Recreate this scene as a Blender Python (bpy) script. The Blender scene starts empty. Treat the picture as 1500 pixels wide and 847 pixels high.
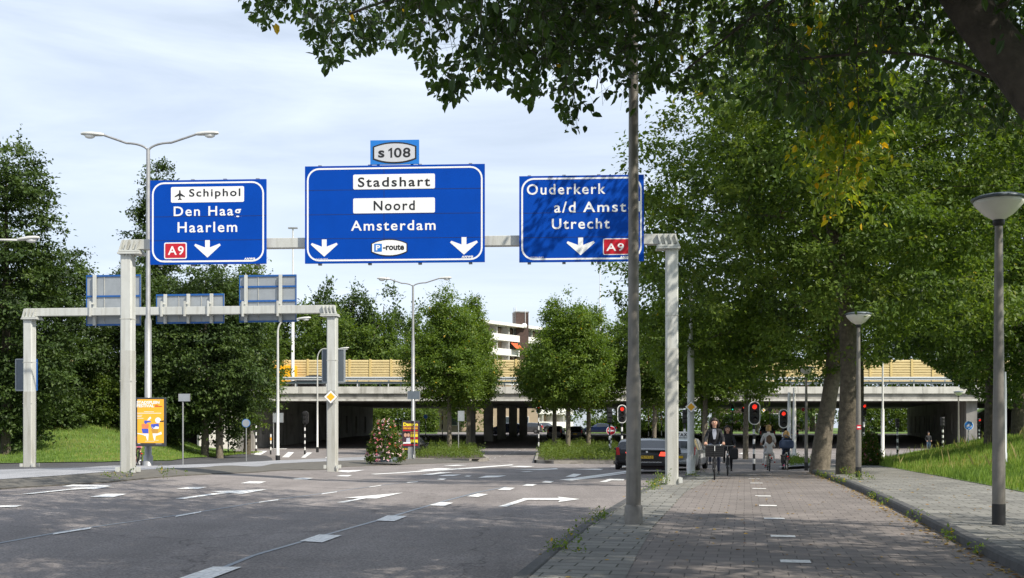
import bpy, math, random
import numpy as np
from mathutils import Vector, Matrix, geometry
R = math.radians
scene = bpy.context.scene
COL = scene.collection
# ------------------------------------------------------------------ camera, sky, sun, exposure
F, CX, HY, CH = 1600.0, 750.0, 627.0, 1.5      # focal length and horizon of the photograph in its own pixels; eye height in metres
cam = bpy.data.cameras.new('camera'); cam_o = bpy.data.objects.new('camera', cam); COL.objects.link(cam_o)
cam_o.location = (0, 0, CH); cam_o.rotation_euler = (R(90), 0, 0)
cam.sensor_width = 36; cam.lens = 36*F/1500; cam.shift_y = (HY-423.5)/1500; cam.clip_end = 6000; cam.clip_start = .05
scene.camera = cam_o
SUN_EL, SUN_AZ = 46.0, 130.0                   # azimuth clockwise from +Y
sd = Vector((math.sin(R(SUN_AZ))*math.cos(R(SUN_EL)), math.cos(R(SUN_AZ))*math.cos(R(SUN_EL)), math.sin(R(SUN_EL))))
world = bpy.data.worlds.new('World'); scene.world = world; world.use_nodes = True
nt = world.node_tree; nt.nodes.clear()
wo = nt.nodes.new('ShaderNodeOutputWorld'); bg = nt.nodes.new('ShaderNodeBackground'); bg.inputs['Strength'].default_value = .09
sky = nt.nodes.new('ShaderNodeTexSky'); sky.sky_type = 'NISHITA'; sky.sun_disc = False
sky.sun_elevation = R(SUN_EL); sky.sun_rotation = R(SUN_AZ); sky.air_density = 1.0; sky.dust_density = 1.2
tc = nt.nodes.new('ShaderNodeTexCoord'); mp = nt.nodes.new('ShaderNodeMapping'); mp.inputs['Scale'].default_value = (1.3, 1.3, 7.5); mp.inputs['Rotation'].default_value = (R(4), R(7), 0)
nz = nt.nodes.new('ShaderNodeTexNoise'); nz.inputs['Scale'].default_value = 1.7; nz.inputs['Detail'].default_value = 7; nz.inputs['Roughness'].default_value = .55; nz.inputs['Distortion'].default_value = .5
cr = nt.nodes.new('ShaderNodeValToRGB'); cr.color_ramp.elements[0].position = .32; cr.color_ramp.elements[0].color = (.5, .5, .5, 1); cr.color_ramp.elements[1].position = .68; cr.color_ramp.elements[1].color = (.97, .97, .97, 1)
mx = nt.nodes.new('ShaderNodeMix'); mx.data_type = 'RGBA'; mx.inputs['B'].default_value = (8.3, 9.3, 10.8, 1)
for a, b in ((tc.outputs['Generated'], mp.inputs['Vector']), (mp.outputs['Vector'], nz.inputs['Vector']), (nz.outputs['Fac'], cr.inputs['Fac']), (cr.outputs['Color'], mx.inputs['Factor']),
             (sky.outputs['Color'], mx.inputs['A']), (mx.outputs['Result'], bg.inputs['Color']), (bg.outputs['Background'], wo.inputs['Surface'])):
    nt.links.new(a, b)
sl = bpy.data.lights.new('sun', 'SUN'); sl.energy = 5.0; sl.angle = R(.53); sl.color = (1, .93, .82)
so = bpy.data.objects.new('sun', sl); COL.objects.link(so); so.rotation_euler = sd.to_track_quat('Z', 'Y').to_euler(); so.location = (20, -20, 40)
vs = scene.view_settings; vs.view_transform = 'Standard'; vs.look = 'None'; vs.exposure = 0.34; vs.gamma = 1; vs.use_curve_mapping = False
scene.cycles.max_bounces = 6; scene.cycles.transparent_max_bounces = 6; scene.cycles.use_denoising = True

# ------------------------------------------------------------------ terrain
def ss(a, b, x):
    t = np.clip((np.asarray(x, float)-a)/(b-a), 0, 1); return t*t*(3-2*t)
_yy = np.arange(-60, 700, .5)
_zz = np.interp(_yy, [0, 30, 40, 52, 75, 107, 118, 135, 160, 250, 400], [0, 0, -.2, -.42, -.6, -.5, -.1, .55, .9, 1.2, 1.4])
_k = np.hanning(17); _k /= _k.sum(); _zz = np.convolve(np.pad(_zz, 8, 'edge'), _k, 'valid')
def h(x, y):
    x = np.asarray(x, float); y = np.asarray(y, float)
    z = np.interp(y, _yy, _zz)
    z = z + .25*ss(-4, -10, x)*(1-ss(38, 54, y))
    xl = np.interp(y, [50, 62, 95], [-14.5, -16.8, -24.5])
    z = z + 2.7*ss(57, 76, y)*(1-ss(90, 104, y))*ss(0, -10, x-xl)
    xs = np.interp(y, [15, 26, 45, 60, 90], [11.2, 12.1, 15., 19.5, 32.])
    z = z + 1.35*ss(.2, 9, x-xs)*(1-ss(75, 95, y))
    emb = ss(86, 104, y)*(1-ss(146, 164, y))
    z = z + 4.6*emb*(ss(-31, -42, x)+ss(56, 66, x))
    return z
def hz(x, y): return float(h(x, y))
_Ds = np.concatenate([np.arange(4, 60, .05), np.arange(60, 200, .2), np.arange(200, 600, 1.)])
def G(px, py, off=0.):
    """ground point seen at a pixel of the photograph"""
    X = (px-CX)/F*_Ds; z = h(X, _Ds)+off
    y = HY+F*(CH-z)/_Ds
    i = int(np.argmax(y <= py)) if (y <= py).any() else len(_Ds)-1
    if i > 0:
        t = (y[i-1]-py)/max(y[i-1]-y[i], 1e-6); d = _Ds[i-1]+t*(_Ds[i]-_Ds[i-1])
    else: d = _Ds[0]
    return Vector(((px-CX)/F*d, d, float(h((px-CX)/F*d, d))+off))
def PX(px, D): return (px-CX)/F*D
def PZ(py, D): return CH+(HY-py)*D/F

# ------------------------------------------------------------------ materials
MATS = {}
def mat(name, col, rough=.6, metal=0., var=.12, scale=6., bump=0., bscale=40., spec=.5, emit=0., coat=0., stain=None):
    m = bpy.data.materials.new(name); m.use_nodes = True; n = m.node_tree; p = n.nodes['Principled BSDF']
    p.inputs['Roughness'].default_value = rough; p.inputs['Metallic'].default_value = metal; p.inputs['Specular IOR Level'].default_value = spec
    if coat: p.inputs['Coat Weight'].default_value = coat; p.inputs['Coat Roughness'].default_value = .05
    t = n.nodes.new('ShaderNodeTexCoord')
    z = n.nodes.new('ShaderNodeTexNoise'); z.inputs['Scale'].default_value = scale; z.inputs['Detail'].default_value = 6; z.inputs['Roughness'].default_value = .6
    n.links.new(t.outputs['Object'], z.inputs['Vector'])
    r = n.nodes.new('ShaderNodeMapRange'); r.inputs['From Min'].default_value = .3; r.inputs['From Max'].default_value = .7; r.inputs['To Min'].default_value = 1-var; r.inputs['To Max'].default_value = 1+var
    n.links.new(z.outputs['Fac'], r.inputs['Value'])
    x = n.nodes.new('ShaderNodeMix'); x.data_type = 'RGBA'; x.blend_type = 'MULTIPLY'; x.inputs['Factor'].default_value = 1; x.inputs['A'].default_value = (*col, 1)
    n.links.new(r.outputs['Result'], x.inputs['B'])
    last = x.outputs['Result']
    if stain:                                                  # streaks of dirt running down a face
        mpn = n.nodes.new('ShaderNodeMapping'); mpn.inputs['Scale'].default_value = stain[1]
        n.links.new(t.outputs['Object'], mpn.inputs['Vector'])
        z3 = n.nodes.new('ShaderNodeTexNoise'); z3.inputs['Scale'].default_value = 1; z3.inputs['Detail'].default_value = 5; n.links.new(mpn.outputs['Vector'], z3.inputs['Vector'])
        c3 = n.nodes.new('ShaderNodeValToRGB'); c3.color_ramp.elements[0].position = .5; c3.color_ramp.elements[0].color = (0, 0, 0, 1); c3.color_ramp.elements[1].position = .72; c3.color_ramp.elements[1].color = (stain[2],)*3+(1,)
        n.links.new(z3.outputs['Fac'], c3.inputs['Fac'])
        x3 = n.nodes.new('ShaderNodeMix'); x3.data_type = 'RGBA'; n.links.new(c3.outputs['Color'], x3.inputs['Factor']); n.links.new(last, x3.inputs['A']); x3.inputs['B'].default_value = (*stain[0], 1)
        last = x3.outputs['Result']
    n.links.new(last, p.inputs['Base Color'])
    if bump:
        z2 = n.nodes.new('ShaderNodeTexNoise'); z2.inputs['Scale'].default_value = bscale; z2.inputs['Detail'].default_value = 4; n.links.new(t.outputs['Object'], z2.inputs['Vector'])
        b = n.nodes.new('ShaderNodeBump'); b.inputs['Strength'].default_value = bump; b.inputs['Distance'].default_value = .02
        n.links.new(z2.outputs['Fac'], b.inputs['Height']); n.links.new(b.outputs['Normal'], p.inputs['Normal'])
    if emit:
        p.inputs['Emission Color'].default_value = (*col, 1); p.inputs['Emission Strength'].default_value = emit
    MATS[name] = m; return m
def pave(name, c1, c2, mortar, bw, rh, rot, msize, bump=.5):
    m = bpy.data.materials.new(name); m.use_nodes = True; n = m.node_tree; p = n.nodes['Principled BSDF']; p.inputs['Roughness'].default_value = .8; p.inputs['Specular IOR Level'].default_value = .25
    t = n.nodes.new('ShaderNodeTexCoord'); g = n.nodes.new('ShaderNodeMapping'); g.inputs['Rotation'].default_value = (0, 0, rot)
    wn = n.nodes.new('ShaderNodeTexNoise'); wn.inputs['Scale'].default_value = .9; wn.inputs['Detail'].default_value = 3; n.links.new(t.outputs['Object'], wn.inputs['Vector'])
    wa = n.nodes.new('ShaderNodeMix'); wa.data_type = 'RGBA'; wa.blend_type = 'LINEAR_LIGHT'; wa.inputs['Factor'].default_value = .03
    n.links.new(t.outputs['Object'], wa.inputs['A']); n.links.new(wn.outputs['Color'], wa.inputs['B']); n.links.new(wa.outputs['Result'], g.inputs['Vector'])
    b = n.nodes.new('ShaderNodeTexBrick'); b.inputs['Scale'].default_value = 1; b.inputs['Brick Width'].default_value = bw; b.inputs['Row Height'].default_value = rh; b.inputs['Mortar Size'].default_value = msize
    b.inputs['Mortar Smooth'].default_value = .3; b.inputs['Color1'].default_value = (*c1, 1); b.inputs['Color2'].default_value = (*c2, 1); b.inputs['Mortar'].default_value = (*mortar, 1); b.inputs['Bias'].default_value = 0
    n.links.new(g.outputs['Vector'], b.inputs['Vector'])
    z = n.nodes.new('ShaderNodeTexNoise'); z.inputs['Scale'].default_value = .7; z.inputs['Detail'].default_value = 8; z.inputs['Roughness'].default_value = .7; n.links.new(t.outputs['Object'], z.inputs['Vector'])
    r = n.nodes.new('ShaderNodeMapRange'); r.inputs['From Min'].default_value = .3; r.inputs['From Max'].default_value = .7; r.inputs['To Min'].default_value = .72; r.inputs['To Max'].default_value = 1.25; n.links.new(z.outputs['Fac'], r.inputs['Value'])
    x = n.nodes.new('ShaderNodeMix'); x.data_type = 'RGBA'; x.blend_type = 'MULTIPLY'; x.inputs['Factor'].default_value = 1; n.links.new(b.outputs['Color'], x.inputs['A']); n.links.new(r.outputs['Result'], x.inputs['B'])
    n.links.new(x.outputs['Result'], p.inputs['Base Color'])
    z2 = n.nodes.new('ShaderNodeTexNoise'); z2.inputs['Scale'].default_value = 90; n.links.new(t.outputs['Object'], z2.inputs['Vector'])
    ad = n.nodes.new('ShaderNodeMath'); ad.operation = 'MULTIPLY_ADD'; ad.inputs[1].default_value = -1.2; n.links.new(b.outputs['Fac'], ad.inputs[0]); n.links.new(z2.outputs['Fac'], ad.inputs[2])
    bu = n.nodes.new('ShaderNodeBump'); bu.inputs['Strength'].default_value = bump; bu.inputs['Distance'].default_value = .008; n.links.new(ad.outputs[0], bu.inputs['Height']); n.links.new(bu.outputs['Normal'], p.inputs['Normal'])
    MATS[name] = m; return m
def asphalt(name, col):
    m = bpy.data.materials.new(name); m.use_nodes = True; n = m.node_tree; p = n.nodes['Principled BSDF']; p.inputs['Roughness'].default_value = .85; p.inputs['Specular IOR Level'].default_value = .2
    t = n.nodes.new('ShaderNodeTexCoord')
    def noise(s, d, lo, hi, mapping=None):
        z = n.nodes.new('ShaderNodeTexNoise'); z.inputs['Scale'].default_value = s; z.inputs['Detail'].default_value = d; z.inputs['Roughness'].default_value = .65
        if mapping:
            g = n.nodes.new('ShaderNodeMapping'); g.inputs['Scale'].default_value = mapping; g.inputs['Rotation'].default_value = (0, 0, R(12)); n.links.new(t.outputs['Object'], g.inputs['Vector']); n.links.new(g.outputs['Vector'], z.inputs['Vector'])
        else: n.links.new(t.outputs['Object'], z.inputs['Vector'])
        r = n.nodes.new('ShaderNodeMapRange'); r.inputs['From Min'].default_value = .3; r.inputs['From Max'].default_value = .7; r.inputs['To Min'].default_value = lo; r.inputs['To Max'].default_value = hi; n.links.new(z.outputs['Fac'], r.inputs['Value'])
        return r.outputs['Result'], z
    a, _ = noise(.35, 8, .80, 1.17); b, zb = noise(34, 4, .48, 1.62); c, _ = noise(1, 5, .84, 1.13, (1.1, .06, 1))
    vo = n.nodes.new('ShaderNodeTexVoronoi'); vo.feature = 'DISTANCE_TO_EDGE'; vo.inputs['Scale'].default_value = .16; dn = n.nodes.new('ShaderNodeTexNoise'); dn.inputs['Scale'].default_value = 1.3; dn.inputs['Detail'].default_value = 6; n.links.new(t.outputs['Object'], dn.inputs['Vector'])
    dm = n.nodes.new('ShaderNodeMix'); dm.data_type = 'RGBA'; dm.blend_type = 'LINEAR_LIGHT'; dm.inputs['Factor'].default_value = .6; n.links.new(t.outputs['Object'], dm.inputs['A']); n.links.new(dn.outputs['Color'], dm.inputs['B']); n.links.new(dm.outputs['Result'], vo.inputs['Vector'])
    cm = n.nodes.new('ShaderNodeMapRange'); cm.inputs['From Min'].default_value = .0; cm.inputs['From Max'].default_value = .005; cm.inputs['To Min'].default_value = .55; cm.inputs['To Max'].default_value = 1; n.links.new(vo.outputs['Distance'], cm.inputs['Value'])
    cur = None
    for k, o in enumerate((a, b, c, cm.outputs['Result'])):
        x = n.nodes.new('ShaderNodeMix'); x.data_type = 'RGBA'; x.blend_type = 'MULTIPLY'; x.inputs['Factor'].default_value = 1
        if cur is None: x.inputs['A'].default_value = (*col, 1)
        else: n.links.new(cur, x.inputs['A'])
        n.links.new(o, x.inputs['B']); cur = x.outputs['Result']
    n.links.new(cur, p.inputs['Base Color'])
    bu = n.nodes.new('ShaderNodeBump'); bu.inputs['Strength'].default_value = .4; bu.inputs['Distance'].default_value = .006; n.links.new(zb.outputs['Fac'], bu.inputs['Height']); n.links.new(bu.outputs['Normal'], p.inputs['Normal'])
    MATS[name] = m; return m
def leafmat(name, stops, transl=.3, rough=.5):
    m = bpy.data.materials.new(name); m.use_nodes = True; n = m.node_tree; n.nodes.remove(n.nodes['Principled BSDF']); out = n.nodes['Material Output']
    at = n.nodes.new('ShaderNodeAttribute'); at.attribute_name = 'tint'
    c = n.nodes.new('ShaderNodeValToRGB'); el = c.color_ramp.elements
    while len(el) < len(stops): el.new(.5)
    for e, (p_, co) in zip(el, stops): e.position = p_; e.color = (*co, 1)
    n.links.new(at.outputs['Fac'], c.inputs['Fac'])
    d = n.nodes.new('ShaderNodeBsdfPrincipled'); d.inputs['Roughness'].default_value = rough; d.inputs['Specular IOR Level'].default_value = .3; n.links.new(c.outputs['Color'], d.inputs['Base Color'])
    hs = n.nodes.new('ShaderNodeMix'); hs.data_type = 'RGBA'; hs.blend_type = 'MULTIPLY'; hs.inputs['Factor'].default_value = 1; hs.inputs['B'].default_value = (1.5, 1.5, .5, 1); n.links.new(c.outputs['Color'], hs.inputs['A'])
    tr = n.nodes.new('ShaderNodeBsdfTranslucent'); n.links.new(hs.outputs['Result'], tr.inputs['Color'])
    mxs = n.nodes.new('ShaderNodeMixShader'); mxs.inputs[0].default_value = transl; n.links.new(d.outputs[0], mxs.inputs[1]); n.links.new(tr.outputs[0], mxs.inputs[2]); n.links.new(mxs.outputs[0], out.inputs['Surface'])
    MATS[name] = m; return m

asphalt('asphalt', (.195, .177, .169)); asphalt('dark_asphalt', (.075, .075, .078)); asphalt('pale_asphalt', (.27, .275, .29))
ROT = R(12)
pave('path_tiles', (.20, .178, .165), (.172, .154, .144), (.085, .077, .07), .30, .30, ROT, .008)
pave('slab_tiles', (.23, .225, .205), (.165, .162, .15), (.06, .062, .045), .45, .30, ROT, .012)
mat('kerb_dark', (.075, .075, .075), .85, var=.25, scale=5, bump=.3)
mat('kerb_worn', (.105, .098, .084), .9, var=.28, scale=4, bump=.4, stain=((.06, .055, .045), (4, 4, 9), .8))
mat('kerb_pale', (.27, .25, .22), .85, var=.22, scale=3, bump=.3, stain=((.1, .09, .075), (3, 3, 9), .7))
mat('road_paint', (.74, .74, .72), .6, var=.1, scale=9, stain=((.24, .22, .21), (16, 16, 16), .75))
mat('tar_seam', (.17, .2, .24), .35, var=.2, scale=5)  # grey-blue base colour paints in the reflection on the tar
mat('soil', (.06, .05, .035), .95, var=.3, scale=1.5, bump=.5)
mat('turf', (.10, .165, .032), .95, var=.35, scale=.8, bump=.6)
mat('gantry_paint', (.51, .52, .49), .45, var=.08, scale=2, stain=((.3, .29, .25), (7, 7, .5), .55))
mat('gantry_sand', (.43, .43, .395), .9, var=.16, scale=60, bump=.2, stain=((.26, .25, .2), (6, 6, .7), .6))
mat('steel_aged', (.2, .185, .163), .5, .35, var=.2, scale=4, stain=((.07, .065, .055), (9, 9, .7), .7)); mat('bark_dark', (.05, .042, .033), .95, var=.4, scale=7, bump=1, bscale=18)
mat('steel', (.33, .335, .335), .45, .35, var=.12, scale=5, stain=((.2, .19, .18), (9, 9, .6), .5))
mat('steel_dull', (.33, .34, .34), .55, .5, var=.15, scale=4, stain=((.16, .15, .14), (9, 9, .6), .6))
mat('steel_pale', (.55, .55, .52), .5, .2, var=.08, scale=4)
mat('sign_blue', (.0002, .054, .36), .55, var=.07, scale=1.3, spec=.1); mat('edge_blue', (.008, .085, .30), .5, var=.08)
mat('sign_blue_light', (.01, .17, .56), .4, var=.04)
mat('sign_white', (.8, .8, .79), .45, var=.03)
mat('sign_silver', (.52, .53, .56), .45, var=.03)
mat('sign_black', (.012, .012, .014), .5, var=.1)
mat('sign_red', (.48, .006, .02), .4, var=.05)
mat('sign_yellow', (.85, .42, .012), .4, var=.05)
mat('panel_grey', (.30, .325, .345), .5, .2, var=.1, scale=3)
mat('panel_dark', (.115, .14, .165), .5, .2, var=.1, scale=3)
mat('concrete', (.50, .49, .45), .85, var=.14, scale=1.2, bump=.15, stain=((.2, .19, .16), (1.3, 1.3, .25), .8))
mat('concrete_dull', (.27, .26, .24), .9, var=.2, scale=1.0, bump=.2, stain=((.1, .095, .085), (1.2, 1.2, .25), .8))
mat('barrier_yellow', (.55, .44, .22), .7, var=.1, scale=1.5)
mat('barrier_post', (.55, .42, .17), .7, var=.08)
mat('rail_white', (.6, .62, .62), .45, .2, var=.08)
mat('rail_dark', (.05, .07, .08), .5, .2, var=.1)
mat('black', (.013, .013, .014), .5, var=.2, scale=8)
mat('rubber', (.02, .02, .02), .8, var=.2)
mat('white_gloss', (.75, .75, .73), .4, var=.05)
mat('lamp_red', (1, .04, .02), .4, emit=.7); mat('lamp_green', (.05, .9, .6), .4, emit=.8); mat('lens_dark', (.03, .025, .022), .3)
mat('amber', (.9, .4, .02), .4)
mat('lamp_shade_white', (.66, .64, .58), .35, var=.05)
mat('bark', (.085, .072, .05), .95, var=.45, scale=7, bump=1, bscale=18)
mat('bark_pale', (.15, .128, .095), .95, var=.4, scale=9, bump=1, bscale=22)
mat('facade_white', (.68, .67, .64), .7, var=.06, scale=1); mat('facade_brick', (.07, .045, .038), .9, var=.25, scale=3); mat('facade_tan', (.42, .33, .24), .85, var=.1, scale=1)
mat('window_glass', (.05, .065, .08), .12, var=.3, scale=.8, spec=.8)
mat('awning_orange', (.62, .1, .03), .8)
mat('car_black', (.005, .005, .006), .2, var=.1, coat=.2, spec=.35); mat('car_silver', (.4, .42, .43), .28, .6, var=.05, coat=.6); mat('car_blue', (.015, .028, .075), .22, .2, var=.1, coat=1)
mat('car_white', (.7, .7, .68), .25, var=.04, coat=.8); mat('car_grey', (.1, .105, .11), .25, .4, var=.05, coat=1)
mat('car_glass', (.02, .025, .03), .06, var=.2, spec=.8); mat('tail_red', (.5, .008, .008), .2, var=.1); mat('tail_lit', (1, .06, .03), .3, emit=1.6); mat('plate_yellow', (.8, .5, .02), .4, var=.03)
mat('alloy', (.45, .46, .47), .35, .8); mat('chrome', (.6, .6, .6), .2, .9)
mat('skin', (.52, .30, .21), .55, var=.06); mat('hair_dark', (.018, .012, .01), .6, var=.3, scale=40); mat('hair_blonde', (.4, .25, .09), .6, var=.25, scale=40); mat('hair_brown', (.13, .07, .035), .6, var=.3, scale=40)
mat('cloth_black', (.016, .016, .019), .85, var=.25, scale=14); mat('cloth_navy', (.02, .03, .06), .85, var=.25, scale=14); mat('cloth_white', (.66, .64, .62), .85, var=.08, scale=14); mat('cloth_shirt', (.45, .47, .55), .85)
mat('cloth_blue', (.04, .065, .13), .7, var=.15, scale=10); mat('cloth_red', (.5, .05, .05), .8); mat('cloth_jeans', (.06, .1, .17), .85, var=.2, scale=14); mat('cloth_pink', (.6, .1, .22), .8)
mat('bike_black', (.015, .015, .017), .35); mat('bike_cream', (.5, .46, .36), .4)
mat('poster_orange', (.86, .42, .03), .5, var=.04, scale=2); mat('poster_blue', (.05, .09, .5), .5); mat('poster_coral', (.75, .2, .08), .5); mat('poster_brown', (.5, .26, .04), .5)
mat('poster_dark', (.05, .02, .03), .5, var=.3, scale=3); mat('poster_yellow', (.85, .68, .03), .5); mat('frame_dark', (.035, .04, .045), .4)
mat('weld_box', (.4, .4, .37), .6)
G1 = [(0, (.026, .046, .011)), (.45, (.08, .134, .024)), (.8, (.13, .185, .034)), (.93, (.11, .15, .025)), (1, (.2, .2, .03))]
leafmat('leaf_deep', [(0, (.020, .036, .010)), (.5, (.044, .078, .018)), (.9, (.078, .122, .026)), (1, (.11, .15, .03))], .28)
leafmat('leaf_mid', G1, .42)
leafmat('leaf_elm', [(0, (.02, .044, .010)), (.5, (.045, .09, .016)), (.94, (.08, .135, .024)), (.965, (.4, .3, .02)), (1, (.55, .36, .02))], .3, .42)
leafmat('leaf_yellow', [(0, (.10, .17, .02)), (.35, (.24, .29, .03)), (.6, (.5, .4, .02)), (1, (.62, .34, .015))], .45, .42)
leafmat('leaf_lime', [(0, (.040, .070, .013)), (.5, (.106, .172, .026)), (.93, (.16, .225, .034)), (1, (.45, .32, .03))], .4)
leafmat('grass_blade', [(0, (.09, .155, .028)), (.5, (.165, .26, .042)), (.75, (.23, .3, .065)), (1, (.34, .29, .13))], .35, .6)
leafmat('dry_leaf', [(0, (.3, .2, .06)), (.5, (.42, .28, .06)), (1, (.2, .1, .04))], .1, .7)
leafmat('petals', [(0, (.7, .16, .3)), (.35, (.75, .4, .48)), (.65, (.8, .7, .7)), (.88, (.7, .12, .1)), (1, (.75, .2, .05))], .2, .6)

# ------------------------------------------------------------------ mesh helpers
class MB:
    def __init__(s): s.v = []; s.f = []; s.m = []; s.s = []; s.mats = []
    def mi(s, m):
        if m not in s.mats: s.mats.append(m)
        return s.mats.index(m)
    def add(s, vs, fs, m, smooth=False):
        o = len(s.v); s.v += [tuple(v) for v in vs]; k = s.mi(m)
        for f in fs: s.f.append(tuple(i+o for i in f)); s.m.append(k); s.s.append(smooth)
        return s
    def box(s, c, d, m, rz=0., rx=0.):
        hx, hy, hz_ = d[0]/2, d[1]/2, d[2]/2
        q = Matrix.Rotation(rz, 3, 'Z') @ Matrix.Rotation(rx, 3, 'X')
        vs = [Vector(c)+q @ Vector((a*hx, b*hy, e*hz_)) for a in (-1, 1) for b in (-1, 1) for e in (-1, 1)]
        return s.add(vs, [(0, 1, 3, 2), (4, 6, 7, 5), (0, 4, 5, 1), (2, 3, 7, 6), (0, 2, 6, 4), (1, 5, 7, 3)], m)
    def tube(s, pts, rad, m, n=12, cap=True, smooth=True):
        pts = [Vector(p) for p in pts]; rs = rad if isinstance(rad, (list, tuple)) else [rad]*len(pts)
        vs = []; fs = []; up = None
        for i, p in enumerate(pts):
            t = (pts[min(i+1, len(pts)-1)]-pts[max(i-1, 0)])
            t = t.normalized() if t.length > 1e-9 else Vector((0, 0, 1))
            if up is None:
                up = Vector((0, 0, 1)) if abs(t.z) < .9 else Vector((1, 0, 0))
            a = t.cross(up)
            if a.length < 1e-6: a = t.cross(Vector((0, 1, 0)))
            a.normalize(); b = t.cross(a).normalized(); up = -b if False else up
            for k in range(n):
                w = 2*math.pi*k/n; vs.append(p+(a*math.cos(w)+b*math.sin(w))*rs[i])
        for i in range(len(pts)-1):
            for k in range(n): k2 = (k+1) % n; fs.append((i*n+k, i*n+k2, (i+1)*n+k2, (i+1)*n+k))
        s.add(vs, fs, m, smooth)
        if cap:
            e = (len(pts)-1)*n
            s.add([vs[k] for k in range(n)], [tuple(range(n-1, -1, -1))], m); s.add([vs[e+k] for k in range(n)], [tuple(range(n))], m)
        return s
    def lathe(s, prof, m, c=(0, 0, 0), n=20, smooth=True):
        vs = []; fs = []
        for r, z in prof:
            for k in range(n): w = 2*math.pi*k/n; vs.append((c[0]+r*math.cos(w), c[1]+r*math.sin(w), c[2]+z))
        for i in range(len(prof)-1):
            for k in range(n): k2 = (k+1) % n; fs.append((i*n+k, i*n+k2, (i+1)*n+k2, (i+1)*n+k))
        return s.add(vs, fs, m, smooth)
    def prism(s, poly, y0, y1, m):
        """outline in the x-z plane, extruded from y0 (front) to y1"""
        n = len(poly); a = [(x, y0, z) for x, z in poly]; b = [(x, y1, z) for x, z in poly]
        tri = geometry.tessellate_polygon([[Vector((x, z, 0)) for x, z in poly]])
        fs = [tuple(t) for t in tri]+[tuple(i+n for i in t) for t in tri]+[(i, (i+1) % n, n+(i+1) % n, n+i) for i in range(n)]
        return s.add(a+b, fs, m)
    def ball(s, c, r, m, nu=12, nv=8):
        r = (r,)*3 if not isinstance(r, tuple) else r; vs = []; fs = []
        for j in range(nv+1):
            th = math.pi*j/nv
            for i in range(nu):
                w = 2*math.pi*i/nu; vs.append((c[0]+r[0]*math.sin(th)*math.cos(w), c[1]+r[1]*math.sin(th)*math.sin(w), c[2]+r[2]*math.cos(th)))
        for j in range(nv):
            for i in range(nu): i2 = (i+1) % nu; fs.append((j*nu+i, (j+1)*nu+i, (j+1)*nu+i2, j*nu+i2))
        return s.add(vs, fs, m, True)
    def build(s, name, parent=None, loc=None, rz=0., bevel=0.):
        me = bpy.data.meshes.new(name); me.from_pydata(s.v, [], s.f)
        for m in s.mats: me.materials.append(MATS[m])
        me.polygons.foreach_set('material_index', s.m); me.polygons.foreach_set('use_smooth', s.s); me.update()
        import bmesh
        bm = bmesh.new(); bm.from_mesh(me); bmesh.ops.recalc_face_normals(bm, faces=bm.faces); bm.to_mesh(me); bm.free()
        o = bpy.data.objects.new(name, me); COL.objects.link(o)
        if parent: o.parent = parent
        if loc is not None: o.location = loc
        o.rotation_euler.z = rz
        if bevel:
            b = o.modifiers.new('bevel', 'BEVEL'); b.width = bevel; b.segments = 2; b.limit_method = 'ANGLE'
        return o
def tag(o, label=None, cat=None, group=None, kind=None):
    if label: o['label'] = label
    if cat: o['category'] = cat
    if group: o['group'] = group
    if kind: o['kind'] = kind
    return o
def thing(name, label, cat, loc=(0, 0, 0), rz=0., group=None):
    o = bpy.data.objects.new(name, None); COL.objects.link(o); o.location = loc; o.rotation_euler.z = rz; o.empty_display_size = .2
    return tag(o, label, cat, group)
def np_mesh(name, verts, faces, mname, tint=None, parent=None, loc=None, smooth=False):
    """faces: (n,k) array of equal-sized polygons"""
    me = bpy.data.meshes.new(name); nf, k = faces.shape
    me.vertices.add(len(verts)); me.vertices.foreach_set('co', np.ascontiguousarray(verts, np.float32).ravel())
    me.loops.add(nf*k); me.loops.foreach_set('vertex_index', np.ascontiguousarray(faces, np.int32).ravel())
    me.polygons.add(nf); me.polygons.foreach_set('loop_start', np.arange(0, nf*k, k, dtype=np.int32))
    me.materials.append(MATS[mname])
    me.polygons.foreach_set('use_smooth', np.full(nf, smooth))
    me.update(calc_edges=True)
    if tint is not None:
        at = me.attributes.new('tint', 'FLOAT', 'FACE'); at.data.foreach_set('value', np.ascontiguousarray(tint, np.float32))
    o = bpy.data.objects.new(name, me); COL.objects.link(o)
    if parent: o.parent = parent
    if loc is not None: o.location = loc
    return o
def nrm(a): return a/np.maximum(np.linalg.norm(a, axis=1, keepdims=True), 1e-9)
def leaf_geo(c, ax, nm, L, near=False, wid=.32):
    ax = nrm(ax); b = nrm(np.cross(ax, nm)); n = np.cross(b, ax); L = L[:, None]; N = len(c); i = np.arange(N)[:, None]
    if near:
        v = np.stack([c, c+ax*L*.28+b*L*wid*.9+n*L*.06, c+ax*L*.68+b*L*wid*.75+n*L*.05, c+ax*L-n*L*.08, c+ax*L*.68-b*L*wid*.75+n*L*.05, c+ax*L*.28-b*L*wid*.9+n*L*.06], 1).reshape(-1, 3)
        f = np.concatenate([i*6+np.array([0, 1, 2, 3]), i*6+np.array([0, 3, 4, 5])], 0)
        return v, f, 2
    v = np.stack([c, c+ax*L*.45+b*L*wid+n*L*.1, c+ax*L, c+ax*L*.45-b*L*wid+n*L*.1], 1).reshape(-1, 3)
    return v, i*4+np.array([0, 1, 2, 3]), 1
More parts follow.
